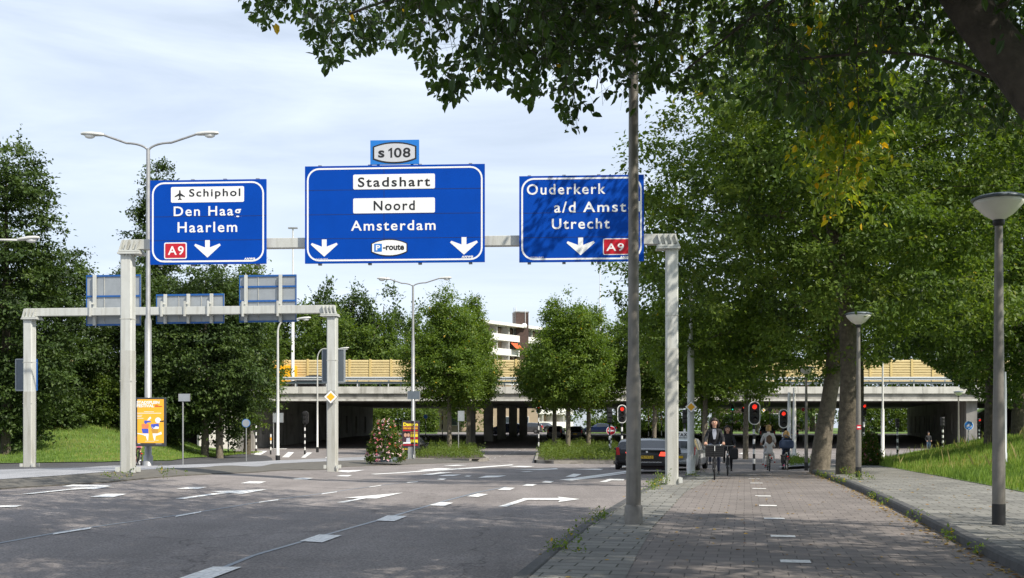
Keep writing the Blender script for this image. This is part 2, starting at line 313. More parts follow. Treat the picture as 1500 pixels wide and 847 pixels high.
# ------------------------------------------------------------------ draped ground sheets
def clip(poly, ax, v, keep):
    out = []
    for i in range(len(poly)):
        a, b = poly[i], poly[(i+1) % len(poly)]; da, db = (a[ax]-v)*keep, (b[ax]-v)*keep
        if da >= 0: out.append(a)
        if da*db < 0: t = da/(da-db); out.append((a[0]+(b[0]-a[0])*t, a[1]+(b[1]-a[1])*t))
    return out
def drape_mb(mb, poly, off, m, cell=2.5):
    P = [(p[0], p[1]) for p in poly]
    for tri in geometry.tessellate_polygon([[Vector((x, y, 0)) for x, y in P]]):
        t = [P[i] for i in tri]
        y0, y1 = min(p[1] for p in t), max(p[1] for p in t)
        for j in range(math.floor(y0/cell), math.floor(y1/cell)+1):
            a = clip(clip(t, 1, j*cell, 1), 1, (j+1)*cell, -1)
            if len(a) < 3: continue
            x0, x1 = min(p[0] for p in a), max(p[0] for p in a)
            for k in range(math.floor(x0/cell), math.floor(x1/cell)+1):
                b = clip(clip(a, 0, k*cell, 1), 0, (k+1)*cell, -1)
                if len(b) < 3: continue
                ar = sum(b[i][0]*b[(i+1) % len(b)][1]-b[(i+1) % len(b)][0]*b[i][1] for i in range(len(b)))
                if abs(ar) < 1e-7: continue
                if ar < 0: b = b[::-1]
                mb.add([(x, y, hz(x, y)+off) for x, y in b], [tuple(range(len(b)))], m)
    return mb
def drape(name, poly, off, m, cell=2.5):
    return tag(drape_mb(MB(), poly, off, m, cell).build(name), kind='structure')
def gridsheet(name, xs, ys, off, m):
    gx, gy = np.meshgrid(xs, ys); z = h(gx, gy)+off; nx, ny = len(xs), len(ys)
    v = np.stack([gx, gy, z], -1).reshape(-1, 3); i = (np.arange(ny-1)[:, None]*nx+np.arange(nx-1)[None]).ravel()
    return tag(np_mesh(name, v, np.stack([i, i+1, i+nx+1, i+nx], 1), m, smooth=True), kind='structure')
def resample(P, n):
    P = [Vector(p) for p in P]; L = [0]
    for a, b in zip(P, P[1:]): L.append(L[-1]+(b-a).length)
    return [Vector([np.interp(L[-1]*k/(n-1), L, [p[c] for p in P]) for c in range(3)]) for k in range(n)]
def strip_poly(P, w0, w1):
    """polygon along a polyline between two sideways offsets (positive = right)"""
    P = [Vector((p[0], p[1])) for p in P]; a = []; b = []
    for i, p in enumerate(P):
        t = (P[min(i+1, len(P)-1)]-P[max(i-1, 0)]).normalized(); n = Vector((t.y, -t.x)); a.append(p+n*w0); b.append(p+n*w1)
    return a+b[::-1]
def kerb(name, P, w, top, bot, m, n=60, round_=.03):
    """kerb stones with a rounded road edge, w metres to the right of the polyline"""
    P = resample(P, n); mb = MB(); vs = []; fs = []
    for i, p in enumerate(P):
        t = (P[min(i+1, n-1)]-P[max(i-1, 0)]); t.z = 0; t.normalize(); s = Vector((t.y, -t.x, 0)); j = random.uniform(-.006, .006)
        for o, z in ((0, bot), (0, top-round_), (math.copysign(round_, w), top), (w, top), (w, bot)):
            q = p+s*(o+j); vs.append((q.x, q.y, hz(q.x, q.y)+z+j*.5))
    for i in range(n-1):
        for k in range(4): fs.append((i*5+k, i*5+k+1, i*5+k+6, i*5+k+5))
    mb.add(vs, fs, m)
    return tag(mb.build(name), kind='structure')
random.seed(3); np.random.seed(3)
def span(a, b, s): return np.arange(a, b+s*.5, s)
RO = -.08                                           # the carriageway lies this far below the cycle path
gx = np.concatenate([[-900, -400, -200, -120], span(-80, 90, 2.5), [120, 200, 400, 900]]); gy = np.concatenate([[-40, -20], span(0, 200, 2.5), [230, 280, 350, 450, 600, 900, 1500, 2500]])
gridsheet('ground', gx, gy, -.16, 'turf')
gridsheet('road', span(-60, 62, 1), np.concatenate([span(-12, 170, 1)]), RO, 'asphalt')
PLpx = [(775, 847), (823, 805), (865, 771), (903, 747), (945, 720), (985, 706), (1012, 697)]
PL = [Vector((-1.9, -8, 0)), Vector((-.9, 3, 0)), Vector((-.25, 7.5, 0))]+[G(*p) for p in PLpx]; PL.append(PL[-1]+(PL[-1]-PL[-3]).normalized()*5)
PRpx = [(1452, 820), (1330, 755), (1270, 725), (1222, 705), (1190, 693)]
PR = [Vector((1.6, -8, 0)), Vector((3.6, 3, 0)), Vector((4.6, 8, 0))]+[G(*p) for p in PRpx]; PR.append(PR[-1]+Vector((1.0, 3, 0)))
drape('cycle_path', PL+PR[::-1], 0, 'path_tiles', 2)
drape('path_border', strip_poly(PL, .0, .95), .005, 'slab_tiles', 2)
kerb('kerb_road', PL, -.16, .015, -.2, 'kerb_dark', 90)
kerb('kerb_sidewalk', PR, .16, .125, -.1, 'kerb_dark', 90)
GRp = [Vector((9.5, -8, 0)), Vector((11, 14, 0)), Vector((11.4, 20, 0)), G(1500, 722, .1), G(1400, 703, .1), G(1330, 690, .1), G(1285, 682, .1), G(1262, 678, .1)]
drape('sidewalk', strip_poly(PR, .16, .17)[:len(PR)]+[G(1205, 683, .1)]+GRp[::-1], .11, 'slab_tiles', 2)
drape('grass_verge', GRp+[Vector((22, 66, 0)), Vector((34, 92, 0)), Vector((60, 100, 0)), Vector((60, -8, 0))], .12, 'turf', 2)
# left traffic island with its sloping concrete kerb
Bpx = [(-260, 742), (-120, 728), (0, 717), (150, 708), (275, 697), (375, 692.5), (500, 684.5), (600, 680.5), (690, 677.5), (716, 675)]
Tpx = [(-260, 722), (-120, 710), (0, 702.5), (100, 696), (200, 688.5), (300, 684.5), (400, 679.5), (490, 675.3), (600, 672.3), (660, 671.3), (703, 672)]
IO = .08
Bw = resample([G(*p, RO) for p in Bpx], 90); Tw = resample([G(*p, IO) for p in Tpx], 90)
mb = MB(); vs = []
for a, b in zip(Bw, Tw): vs += [(a.x, a.y, hz(a.x, a.y)+RO-.02), (a.x, a.y, hz(a.x, a.y)+RO+.03), (b.x, b.y, hz(b.x, b.y)+IO-.012), (b.x-.1, b.y+.2, hz(b.x, b.y)+IO-.006)]
mb.add(vs, [(i*4+k, i*4+k+1, i*4+k+5, i*4+k+4) for i in range(89) for k in range(3)], 'kerb_worn'); tag(mb.build('kerb_island'), kind='structure')
backpx = [(-260, 693), (0, 688), (120, 685), (250, 681.5), (312, 679.3), (400, 674.8), (480, 671.5), (560, 668), (640, 667), (690, 669)]
back = [G(*p, IO) for p in backpx]
drape('island', [Vector((b.x-.05, b.y+.1, 0)) for b in Tw]+back[::-1], IO, 'pale_asphalt', 2)
lpx = [(-260, 684), (0, 679.5), (150, 677.5), (250, 675.5), (330, 668), (365, 665.5), (390, 667.5), (398, 671)]
lp = [G(*p, .02) for p in lpx]
drape('side_path', back[:6]+lp[::-1], .02, 'dark_asphalt', 2)
drape('grass_mound', lp[:5]+[G(342, 664, .05), G(341, 660, .05), Vector((-25.4, 101, 0)), Vector((-70, 101, 0)), Vector((-70, 45, 0))], .06, 'turf', 2)
# planted medians with kerbs
MLp = [G(*p, .1) for p in [(590, 671.5), (650, 671.5), (700, 672.5), (713, 671), (702, 664), (690, 657.5), (650, 655.5), (560, 660)]]
MRp = [G(*p, .1) for p in [(787, 674), (800, 675), (850, 675), (905, 675.5), (930, 672), (905, 660), (850, 654), (800, 656), (789, 664)]]
for P in (MLp, MRp):
    drape('median', P, .1, 'soil', 2)
    kerb('kerb_median', [P[-1]]+P+[P[0]], .18, .115, -.2, 'kerb_pale', 70)
IRp = [G(*p, .08) for p in [(1140, 684), (1190, 681), (1187, 675.5), (1152, 676)]]
drape('refuge', IRp, .06, 'pale_asphalt', 2)
# ------------------------------------------------------------------ painted markings
PM = MB(); SEAM = MB()
def z6(x, y): return (x/2, 640+y/2)
def z5(x, y): return (700+x*.5333, 640+y*.5333)
def mark(px, off=RO+.012, mb=None, m='road_paint'): drape_mb(mb or PM, [G(x, y, off) for x, y in px], off, m, 3)
for q in ([(262, 847), (312, 830), (354, 830.5), (305, 849)], [(439, 792.5), (467, 783), (501, 784), (472, 794.5)], [z6(1100, 245), z6(1135, 230), z6(1193, 232), z6(1155, 247)],
          [z6(1258, 200), z6(1290, 191), z6(1328, 193), z6(1300, 203)], [z6(1368, 174), z6(1400, 166), z6(1430, 168), z6(1400, 176)], [z6(1457, 155), z6(1478, 149), z6(1506, 150), z6(1488, 156)],
          [z5(55, 145), z5(72, 139), z5(102, 140), z5(88, 146)], [z5(122, 134), z5(135, 129.5), z5(162, 130.5), z5(150, 135)], [z5(175, 125), z5(185, 121), z5(209, 122), z5(200, 126)],
          [z6(0, 206), z6(0, 201), z6(65, 200), z6(45, 206)], [z6(262, 176), z6(310, 167), z6(372, 167), z6(330, 177)], [z6(516, 152), z6(550, 147), z6(606, 147), z6(580, 153)], [z6(705, 136), z6(730, 130.5), z6(780, 131), z6(760, 136.5)], [z6(856, 124), z6(880, 120), z6(918, 120.5), z6(900, 125)],
          [z6(983, 115), z6(1000, 112), z6(1032, 112), z6(1020, 116)], [z6(1280, 125), z6(1290, 122), z6(1308, 122), z6(1300, 126)], [z6(1360, 116), z6(1368, 113.5), z6(1382, 113.5), z6(1374, 116.5)]):
    mark(q)
for a, b, w in (((77, 782), (132, 773.5), 2.2), ((256, 756.5), (294, 749.5), 1.9), ((378.5, 735.7), (406.5, 732.2), 1.5), ((470, 723.7), (492.5, 720.6), 1.2), ((540, 713.6), (557.5, 711), 1.1), ((595, 707), (611, 705.8), 1.)):
    mark([(a[0], a[1]+w*.5), (a[0]+2, a[1]-w*.5), (b[0]+2, b[1]-w*.5), (b[0], b[1]+w*.5)])
def arrow(a, b, tip, w, hw, hl):
    """arrow on the road through three pixels a-b-tip, widths measured in metres"""
    A, B, T = (G(p[0], p[1], RO).to_2d() for p in (a, b, tip))
    d = (T-B).normalized(); n = Vector((d.y, -d.x)); H = T-d*hl; da = (B-A).normalized(); na = Vector((da.y, -da.x))
    drape_mb(PM, [A+na*w, B+n*w, H+n*w, H-n*w, B-n*w, A-na*w], RO+.012, 'road_paint', 3)
    drape_mb(PM, [H+n*hw, T, H-n*hw], RO+.0125, 'road_paint', 3)
arrow(z6(75, 169), z6(190, 157), z6(330, 146), .085, .35, 1.2)
drape_mb(PM, [G(*z6(180, 147), RO), G(*z6(212, 141.5), RO), G(*z6(330, 143), RO), G(*z6(300, 147.5), RO)], RO+.0128, 'road_paint', 3)
arrow(z6(525, 183), z6(640, 167), z6(785, 155), .085, .4, 2.0)
arrow(z6(998, 194), z6(1080, 178), z6(1182, 165), .085, .4, 2.2)
arrow(z5(67, 193), z5(135, 171), z5(137, 170.6), .09, .09, .01)
drape_mb(PM, [G(*p, RO) for p in (z5(122, 170), z5(224, 169.5), z5(219, 166), z5(280, 172.5), z5(220, 181), z5(226, 175), z5(128, 174.5))], RO+.0135, 'road_paint', 3)
for q in ([z6(1085, 109), z6(1250, 98), z6(1500, 81), z6(1505, 83), z6(1250, 101), z6(1100, 110)], [z6(985, 101), z6(1000, 98), z6(1030, 98.5), z6(1068, 97), z6(1020, 104)], [z6(1232, 111), z6(1290, 104), z6(1326, 104), z6(1262, 111.5)], [z6(1298, 84), z6(1340, 82), z6(1370, 83), z6(1330, 85.5)],
          [(819, 703), (930, 688), (960, 684), (964, 684.7), (935, 689.5), (829, 703.3)], [(826, 703.6), (935, 690.2), (937, 691), (838, 704)], [(878, 706), (893, 701.5), (915, 702), (913, 703.8), (896, 703.6), (888, 706.4)],
          [(745, 683.5), (760, 682.5), (784, 683), (770, 684.5)], [(752, 687.6), (790, 687.3), (815, 686), (818, 687.4), (790, 688.6)], [(762, 691.2), (775, 690.4), (782, 690.6), (770, 691.5)], [(838, 687.8), (870, 687), (884, 687), (880, 688.5)], [(828, 698.5), (840, 694), (852, 694.6), (842, 699)],
          [(890, 683.2), (902, 682.2), (935, 682.2), (925, 683.6)], [(700, 700), (712, 697), (742, 696.6), (730, 699)], [(610, 689), (640, 686), (662, 686), (640, 689)],
          [(640, 697.5), (654, 695.5), (676, 695.2), (664, 697.4)], [(500, 690.6), (515, 689), (531, 689), (520, 691)],
          [(413, 670), (422, 662.3), (431, 662.5), (423, 670)], [(441, 670.6), (450, 662.8), (457.5, 663), (447, 670.6)], [(371, 666.4), (379, 660.4), (392, 660.6), (381.5, 666.8)], [(476, 671), (487, 663), (491, 663), (483, 671)], [(395, 657.8), (402, 656.6), (421, 657), (419, 658.2)],
          [(628, 655), (633, 653.6), (645, 653.6), (640, 655.3)], [(1082, 664.6), (1090, 662.8), (1098, 663.5), (1093, 665.8)], [(1085, 671.5), (1090, 670.8), (1097, 670.8), (1093, 672)]):
    mark(q)
for k in range(9):
    a = (716+k*7.3, 673.5-k*2.15); mark([(a[0], a[1]), (a[0]+2.6, a[1]-.8), (a[0]+3.4, a[1]-.8), (a[0]+1, a[1])])
tag(PM.build('road_markings'), kind='structure')
for P, w in (([(330, 831), (372, 814), (470, 786), (574, 757), (645, 736), (700, 721.5), (742, 713.5)], .035), ([(-40, 802), (0, 796), (105, 777), (275, 753), (393, 734), (480, 722), (550, 712.4), (603, 706.3), (680, 700)], .03)):
    drape_mb(SEAM, strip_poly(resample([G(*p, RO) for p in P], 50), -w, w), RO+.006, 'tar_seam', 3)
tag(SEAM.build('road_seams'), kind='structure')
PD_ = MB()
for y in (860, 823, 786, 760, 741, 727, 716, 708, 701.5, 696):
    c = G(1165-(823-y)*.488 if y > 741 else 1125-(741-y)*.515, y, 0); d = Vector((.2, .98)).normalized(); n = Vector((d.y, -d.x)); c = c.to_2d()
    drape_mb(PD_, [c-d*.14-n*.165, c-d*.14+n*.165, c+d*.14+n*.165, c+d*.14-n*.165], .007, 'road_paint', 3)
tag(PD_.build('cycle_path_markings'), kind='structure')

# ------------------------------------------------------------------ motorway bridge
BD = 105.; s_ = BD/F
br = thing('motorway_bridge', 'long pale concrete motorway bridge crossing over the whole road', 'bridge', (0, BD, 0))
zt, zm, zn, zb = PZ(566.5, BD), PZ(576.5, BD), PZ(584.5, BD), PZ(587.5, BD)
XL, XR = -75, 105; W = XR-XL; xc = (XL+XR)/2
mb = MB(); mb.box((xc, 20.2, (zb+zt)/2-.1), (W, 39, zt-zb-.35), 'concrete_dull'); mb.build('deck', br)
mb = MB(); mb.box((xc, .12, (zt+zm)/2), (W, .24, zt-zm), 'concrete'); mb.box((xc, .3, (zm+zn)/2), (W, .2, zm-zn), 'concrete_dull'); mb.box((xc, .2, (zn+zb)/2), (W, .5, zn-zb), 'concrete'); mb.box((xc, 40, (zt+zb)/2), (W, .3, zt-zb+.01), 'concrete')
for k in range(int(W/6)): mb.box((XL+k*6+.5, -.004, (zt+zm)/2), (.03, .02, zt-zm-.02), 'concrete_dull')
mb.build('parapet', br)
mb = MB(); zr = PZ(560.5, BD); mb.box((xc, .12, zr), (W, .09, .2), 'rail_dark')
for k in range(int(W/2)): mb.box((XL+k*2+.3, .12, (zt+zr)/2), (.09, .08, zr-zt), 'rail_dark')
mb.build('railing', br)
mb = MB(); zg = PZ(554, BD); mb.box((xc, .9, zg), (W, .08, .32), 'rail_white'); mb.box((xc, .84, zg), (W, .03, .07), 'rail_dark'); mb.box((xc, 1.1, zg-.42), (W, .08, .16), 'rail_white')
for k in range(int(W/3)): mb.box((XL+k*3, 1.0, (zt+zg)/2-.2), (.1, .1, zg-zt+.4), 'rail_white')
mb.build('guard_rail', br)
def pierwall(x0, y0, x1, y1, n, z0=-1.5):
    mb = MB(); a = Vector((x0, y0-BD, 0)); b = Vector((x1, y1-BD, 0)); L = (b-a).length; ang = math.atan2(b.y-a.y, b.x-a.x); d = (b-a)/L; t = 1.0
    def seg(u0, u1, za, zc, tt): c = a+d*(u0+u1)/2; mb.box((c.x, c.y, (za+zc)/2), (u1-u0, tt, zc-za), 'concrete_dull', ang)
    top = 2.95; bot = .85; p = L/n
    seg(0, L, z0, bot, t); seg(0, L, top, zb+.1, t)
    for k in range(n): seg(k*p+(.0 if k == 0 else .75), (k+1)*p, bot, top, t-.02)
    return mb.build('pier_wall', br)
pierwall(PX(355, 105.5), 105.6, PX(541, 143), 143, 11); pierwall(PX(1424, 105.5), 105.6, PX(1335, 143), 143, 11)
for px, D, w in ((715.5, 123, 1.0), (734.5, 128, .98), (751.5, 134, .95), (766.5, 139, .98), (690.5, 119, .85)):
    mb = MB(); mb.box((PX(px, D), D-BD, 1.6), (w, .7, 5.2), 'concrete_dull', R(-8)); mb.build('column', br, bevel=.06)
mb = MB(); mb.prism([(0, -1), (-4, -1), (-4, 1.2), (0, zb-.2)], 0, .5, 'concrete'); o = mb.build('wing_wall', br, (PX(355, 105.5)-.4, .8, 0), R(38))
nb = thing('noise_barrier', 'yellow ribbed noise barrier standing on the motorway bridge', 'noise barrier', (0, BD+3.2, zt))
Dn = BD+3.2; z0, z1 = PZ(553.5, Dn)-zt-.5, PZ(527.5, Dn)-zt; pitch = 30.5*Dn/F
n0 = int((-70)/pitch); n1 = int(100/pitch)
for k in range(n0, n1):
    x = k*pitch+.4; mb = MB(); prof = []
    nr = 9; dz = (z1-z0)/nr
    for j in range(nr): prof += [(0, z0+j*dz), (-.07, z0+(j+.2)*dz), (-.07, z0+(j+.75)*dz), (0, z0+(j+.95)*dz)]
    prof.append((0, z1)); mv = [(x+.07, y, z) for y, z in prof]+[(x+pitch-.07, y, z) for y, z in prof]; n = len(prof)
    mb.add(mv, [(i, i+1, n+i+1, n+i) for i in range(n-1)], 'barrier_yellow'); mb.box((x+pitch/2, .06, (z0+z1)/2), (pitch-.14, .1, z1-z0), 'barrier_yellow'); mb.build('panel', nb)
    mb = MB(); mb.box((x, -.02, (z0+z1)/2+.04), (.2, .22, z1-z0+.1), 'barrier_post'); mb.build('post', nb)

# ------------------------------------------------------------------ apartment block beyond the bridge
ab = thing('apartment_block', 'white apartment block with galleries and orange awnings behind the bridge', 'building', (PX(727, 205), 205, 1.0), R(54))
mb = MB(); Ltot = 34; Ht = PZ(476, 205)-1.0
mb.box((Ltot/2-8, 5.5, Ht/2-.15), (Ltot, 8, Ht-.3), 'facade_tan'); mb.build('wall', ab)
mb = MB(); mb.box((Ltot/2-8, 4.4, Ht+.2), (Ltot+.6, 11.4, .55), 'facade_white'); mb.build('roof', ab)
nf = int(Ht/2.75)
for j in range(nf):
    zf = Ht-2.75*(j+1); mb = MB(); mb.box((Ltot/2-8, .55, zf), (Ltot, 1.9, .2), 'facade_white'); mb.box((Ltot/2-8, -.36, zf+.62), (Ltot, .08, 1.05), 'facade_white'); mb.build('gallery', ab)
    for i in range(9):
        x = -8+i*3.8+.3; mb = MB(); mb.box((x, .6, zf+1.37), (.16, 1.78, 2.54), 'facade_white'); mb.build('partition', ab)
        f = MB().box((x+1.3, 1.46, zf+1.4), (1.7, .08, 2.0), 'facade_white').build('window', ab); MB().box((x+1.3, 1.41, zf+1.4), (1.45, .06, 1.75), 'window_glass').build('pane', f)
for x, j in ((4.2, 1),):
    mb = MB(); z = Ht-2.75*j-.35; mb.add([(x, -.3, z), (x+2.4, -.3, z), (x+2.4, -1.5, z-1.1), (x, -1.5, z-1.1), (x, -.3, z-.05), (x+2.4, -.3, z-.05), (x+2.4, -1.5, z-1.15), (x, -1.5, z-1.15)], [(0, 1, 2, 3), (4, 7, 6, 5), (0, 4, 5, 1), (1, 5, 6, 2), (2, 6, 7, 3), (3, 7, 4, 0)], 'awning_orange'); mb.build('awning', ab)
D = 212; tw = thing('brick_tower', 'dark brick lift tower with antennas rising above the white apartment block', 'tower', (PX(762.5, D), D, 0))
zT = PZ(459, D); mb = MB(); mb.box((0, 0, zT/2), (2.5, 3, zT), 'facade_brick', R(12)); mb.build('wall', tw); MB().box((0, 0, zT+.1), (2.7, 3.2, .2), 'concrete_dull', R(12)).build('roof', tw)
mb = MB()
for x in (-1.35, -1.05): mb.tube([(x, -1.75, zT-6), (x, -1.75, zT+.9)], .03, 'steel', 5)
for k in range(20): mb.tube([(-1.35, -1.75, zT-5.8+k*.33), (-1.05, -1.75, zT-5.8+k*.33)], .02, 'steel', 4)
mb.build('ladder', tw)
for x, t in ((-.9, 1.3), (.9, .7), (-1.6, -.2), (1.65, -.1)):
    MB().tube([(x, -1.5, zT-2), (x, -1.5, zT+t)], .05, 'white_gloss', 6).build('antenna', tw)
MB().ball((.7, -1.9, zT-2.6), (.55, .2, .5), 'white_gloss').build('dish', tw)
ob = thing('office_block', 'low red brick and glass building seen under the bridge beside the trees', 'building', (PX(1135, 215), 215, 1.0))
MB().box((0, 4, 4.5), (22, 8, 9), 'facade_brick').build('wall', ob)
for j in range(2):
    for i in range(7): f = MB().box((-9+i*3, -.05, 2.4+j*3), (2.2, .12, 1.9), 'facade_white').build('window', ob); MB().box((-9+i*3, -.1, 2.4+j*3), (2, .1, 1.7), 'window_glass').build('pane', f)
hb = thing('tan_house', 'tan row house seen between the bridge columns under the deck', 'building', (PX(705, 190), 190, .9))
MB().box((0, 4, 4), (20, 8, 8), 'facade_tan').build('wall', hb)
for i in range(6): f = MB().box((-8+i*3.1, -.05, 1.8), (1.6, .12, 1.6), 'facade_white').build('window', hb); MB().box((-8+i*3.1, -.1, 1.8), (1.4, .1, 1.4), 'window_glass').build('pane', f)
# ------------------------------------------------------------------ lettering
_tc = {}
def text_mesh(st, bold, space):
    k = (st, bold, space)
    if k not in _tc:
        cu = bpy.data.curves.new('lettering', 'FONT'); cu.body = st; cu.extrude = .004; cu.offset = bold; cu.space_character = space; cu.resolution_u = 4
        o = bpy.data.objects.new('lettering', cu); COL.objects.link(o); dg = bpy.context.evaluated_depsgraph_get()
        me = bpy.data.meshes.new_from_object(o.evaluated_get(dg)); bpy.data.objects.remove(o)
        v = np.empty(len(me.vertices)*3); me.vertices.foreach_get('co', v); v = v.reshape(-1, 3)
        _tc[k] = (v, [tuple(p.vertices) for p in me.polygons]); bpy.data.meshes.remove(me)
    return _tc[k]
def letters(mb, st, box, y, m, bold=.014, space=1.2, italic=0.):
    """text filling a box (x0, z0, x1, z1) on a sign's face, standing y metres in front"""
    v, f = text_mesh(st, bold, space); x0, z0, x1, z1 = box
    a = v.min(0); b = v.max(0); w = (v-a)/np.maximum(b-a, 1e-6)
    X = x0+w[:, 0]*(x1-x0); Z = z0+w[:, 1]*(z1-z0); X = X+italic*(Z-z0)
    mb.add(np.stack([X, y+(w[:, 2]-.5)*.003, Z], 1), f, m)
def rrect(x0, z0, x1, z1, r, n=6):
    P = []
    for cx_, cz, a0 in ((x1-r, z1-r, 0), (x0+r, z1-r, 90), (x0+r, z0+r, 180), (x1-r, z0+r, 270)):
        for k in range(n+1): w = R(a0+90*k/n); P.append((cx_+r*math.cos(w), cz+r*math.sin(w)))
    return P
def ring(mb, Po, Pi, y0, y1, m):
    n = len(Po); vs = [(x, y0, z) for x, z in Po]+[(x, y0, z) for x, z in Pi]+[(x, y1, z) for x, z in Po]+[(x, y1, z) for x, z in Pi]
    fs = []
    for i in range(n): j = (i+1) % n; fs += [(i, j, n+j, n+i), (i, j, 2*n+j, 2*n+i), (n+i, n+j, 3*n+j, 3*n+i)]
    mb.add(vs, fs, m)
def barrel(x0, z0, x1, z1, side=.25, n=10):
    P = []; hgt = z1-z0
    for k in range(n+1): t = k/n; P.append((x1-(x1-x0)*t, z1-hgt*side*(abs(2*t-1)**2.2)))
    for k in range(n+1): t = k/n; P.append((x0+(x1-x0)*t, z0+hgt*side*(abs(2*t-1)**2.2)))
    return P
# ------------------------------------------------------------------ gantries
def tube_rect(mb, a, b, w, d, m): pass
def gantry(label, pxL, DL, pxR, DR, zbeam, bh, pw, split, group):
    A = Vector((PX(pxL, DL), DL, 0)); B = Vector((PX(pxR, DR), DR, 0)); L = (B-A).length; ang = math.atan2(B.y-A.y, B.x-A.x)
    g = thing('sign_gantry', label, 'gantry', (A.x, A.y, 0), ang, group)
    zt_, zb_ = zbeam+bh/2, zbeam-bh/2
    for x, P in ((0, A), (L, B)):
        z0 = hz(P.x, P.y)-.6
        mb = MB(); c = .035; w = pw/2
        oc = [(-w, -w+c), (-w+c, -w), (w-c, -w), (w, -w+c), (w, w-c), (w-c, w), (-w+c, w), (-w, w-c)]
        for za, zc, m, k in ((z0, split, 'gantry_sand', 1.03), (split, zb_-.14, 'gantry_paint', 1.0)):
            vs = [(px*k, py*k, z) for z in (za, zc) for px, py in oc]; mb.add(vs, [(i, (i+1) % 8, 8+(i+1) % 8, 8+i) for i in range(8)]+[tuple(range(8)), tuple(range(8, 16))], m)
        for z in (zb_-1.9, zb_-3.6): mb.box((0, 0, z), (pw+.012, pw+.012, .02), 'gantry_sand')
        mb.build('post', g, (x, 0, 0))
        mb = MB(); s = 1 if x == 0 else -1
        mb.box((.1*s, 0, zb_-.11), (pw+.3, pw+.16, .05), 'gantry_paint'); mb.box((.1*s, 0, zb_-.05), (pw+.26, pw+.12, .045), 'gantry_paint')
        for k in range(4):
            gx_ = -pw/2-.02+k*.15
            mb.add([(s*(gx_+o), yy, z) for yy in (-pw/2-.05,) for o, z in ((0, zb_-.03), (.05, zb_-.03), (.13, zt_-.02), (.09, zt_-.02))]+[(s*(gx_+o), -bh*.35, z) for o, z in ((0, zb_-.03), (.05, zb_-.03), (.13, zt_-.02), (.09, zt_-.02))], [(0, 1, 2, 3), (4, 7, 6, 5), (0, 4, 5, 1), (1, 5, 6, 2), (2, 6, 7, 3), (3, 7, 4, 0)], 'gantry_paint')
        for bx in (-.14, -.05, .05, .14): mb.tube([(bx+.1*s, -pw/2-.05, zb_-.18), (bx+.1*s, -pw/2-.05, zb_-.13)], .014, 'steel_dull', 6)
        mb.build('bracket', g, (x, 0, 0))
        mb = MB()
        for bx in (-1, 1):
            for by in (-1, 1): mb.box((bx*(w+.06), by*(w+.02), hz(P.x, P.y)+.12), (.09, .09, .14), 'gantry_paint')
        mb.build('foot', g, (x, 0, 0))
    mb = MB(); mb.box((L/2, 0, zbeam), (L+.22, bh*.9, bh), 'gantry_paint')
    for k in range(1, 4): mb.box((L*k/4, 0, zbeam), (.03, bh*.9+.012, bh+.012), 'gantry_sand')
    mb.build('beam', g, bevel=.012)
    return g, A, B, L, ang
GZ = 6.52
gan, GA, GB, GL, GANG = gantry('tall grey painted gantry carrying the three big blue signs over the carriageway', 187.5, 30., 984, 29.1, GZ, .27, .32, 3.62, 'gantries over the road')
def on_line(A, B, px):
    """point of the line A-B seen at a pixel column"""
    k = (px-CX)/F; d = B-A; t = (k*A.y-A.x)/(d.x-k*d.y); return A+d*t
gn = Vector((math.sin(GANG), -math.cos(GANG), 0))
class Sign:
    def __init__(s, label, x0, x1, y0, y1, group='blue direction signs on the gantry'):
        s.px = (x0+x1)/2; P = on_line(GA, GB, s.px)+gn*.3; s.D = P.y; s.k = P.y/F; s.yb = y1
        s.t = thing('direction_sign', label, 'road sign', (P.x, P.y, PZ(y1, P.y)), GANG, group)
        s.w = (x1-x0)*s.k; s.h = (y1-y0)*s.k
    def P(s, x, y): return ((x-s.px)*s.k, (s.yb-y)*s.k)
    def B(s, x0, y0, x1, y1): a = s.P(x0, y1); b = s.P(x1, y0); return (*a, *b)
    def board(s, seams=(), vseams=(), r=.33):
        mb = MB(); mb.box((0, .03, s.h/2), (s.w, .06, s.h), 'sign_blue')
        for y in seams: z = s.P(0, y)[1]; mb.box((0, -.0003, z), (s.w-.01, .004, .009), 'sign_black')
        for x in vseams: mb.box((s.P(x, 0)[0], -.0003, s.h/2), (.008, .004, s.h-.01), 'sign_black')
        mb.build('board', s.t)
        i = .055; mb = MB(); ring(mb, rrect(-s.w/2+i, i, s.w/2-i, s.h-i, r), rrect(-s.w/2+i+.045, i+.045, s.w/2-i-.045, s.h-i-.045, r-.045), -.004, .001, 'sign_white'); mb.build('border', s.t)
        mb = MB()
        for f in (-.42, -.14, .14, .42): mb.box((s.w*f, .11, s.h/2), (.09, .1, s.h+.08), 'steel_dull')
        for z in (.3, s.h*.5, s.h-.3): mb.box((0, .18, z), (s.w-.1, .05, .09), 'steel_dull')
        mb.build('bracket', s.t)
    def plate(s, x0, y0, x1, y1, m='sign_white', name='plate', r=.04):
        b = s.B(x0, y0, x1, y1); return MB2(lambda mb: mb.prism(rrect(*b, r, 4), -.007, -.001, m)).build(name, s.t)
    def text(s, st, x0, y0, x1, y1, m='sign_white', parent=None, y=-.006, **k):
        mb = MB(); letters(mb, st, s.B(x0, y0, x1, y1), y, m, **k); return mb.build('lettering', parent or s.t)
    def arrow(s, pts):
        mb = MB(); mb.prism([s.P(*p) for p in pts], -.006, -.001, 'sign_white'); return mb.build('arrow', s.t)
    def small(s, serial, sx0, sy0, sx1, sy1, ax0, ay0, ax1, ay1):
        s.text(serial, sx0, sy0, sx1, sy1, bold=.0); s.text('ANWB', ax0, ay0, ax1, ay1, bold=.05, italic=.2)
def MB2(fn): mb = MB(); fn(mb); return mb
def zz(z0x, z0y, k): return lambda x, y: (z0x+x*k, z0y+y*k)
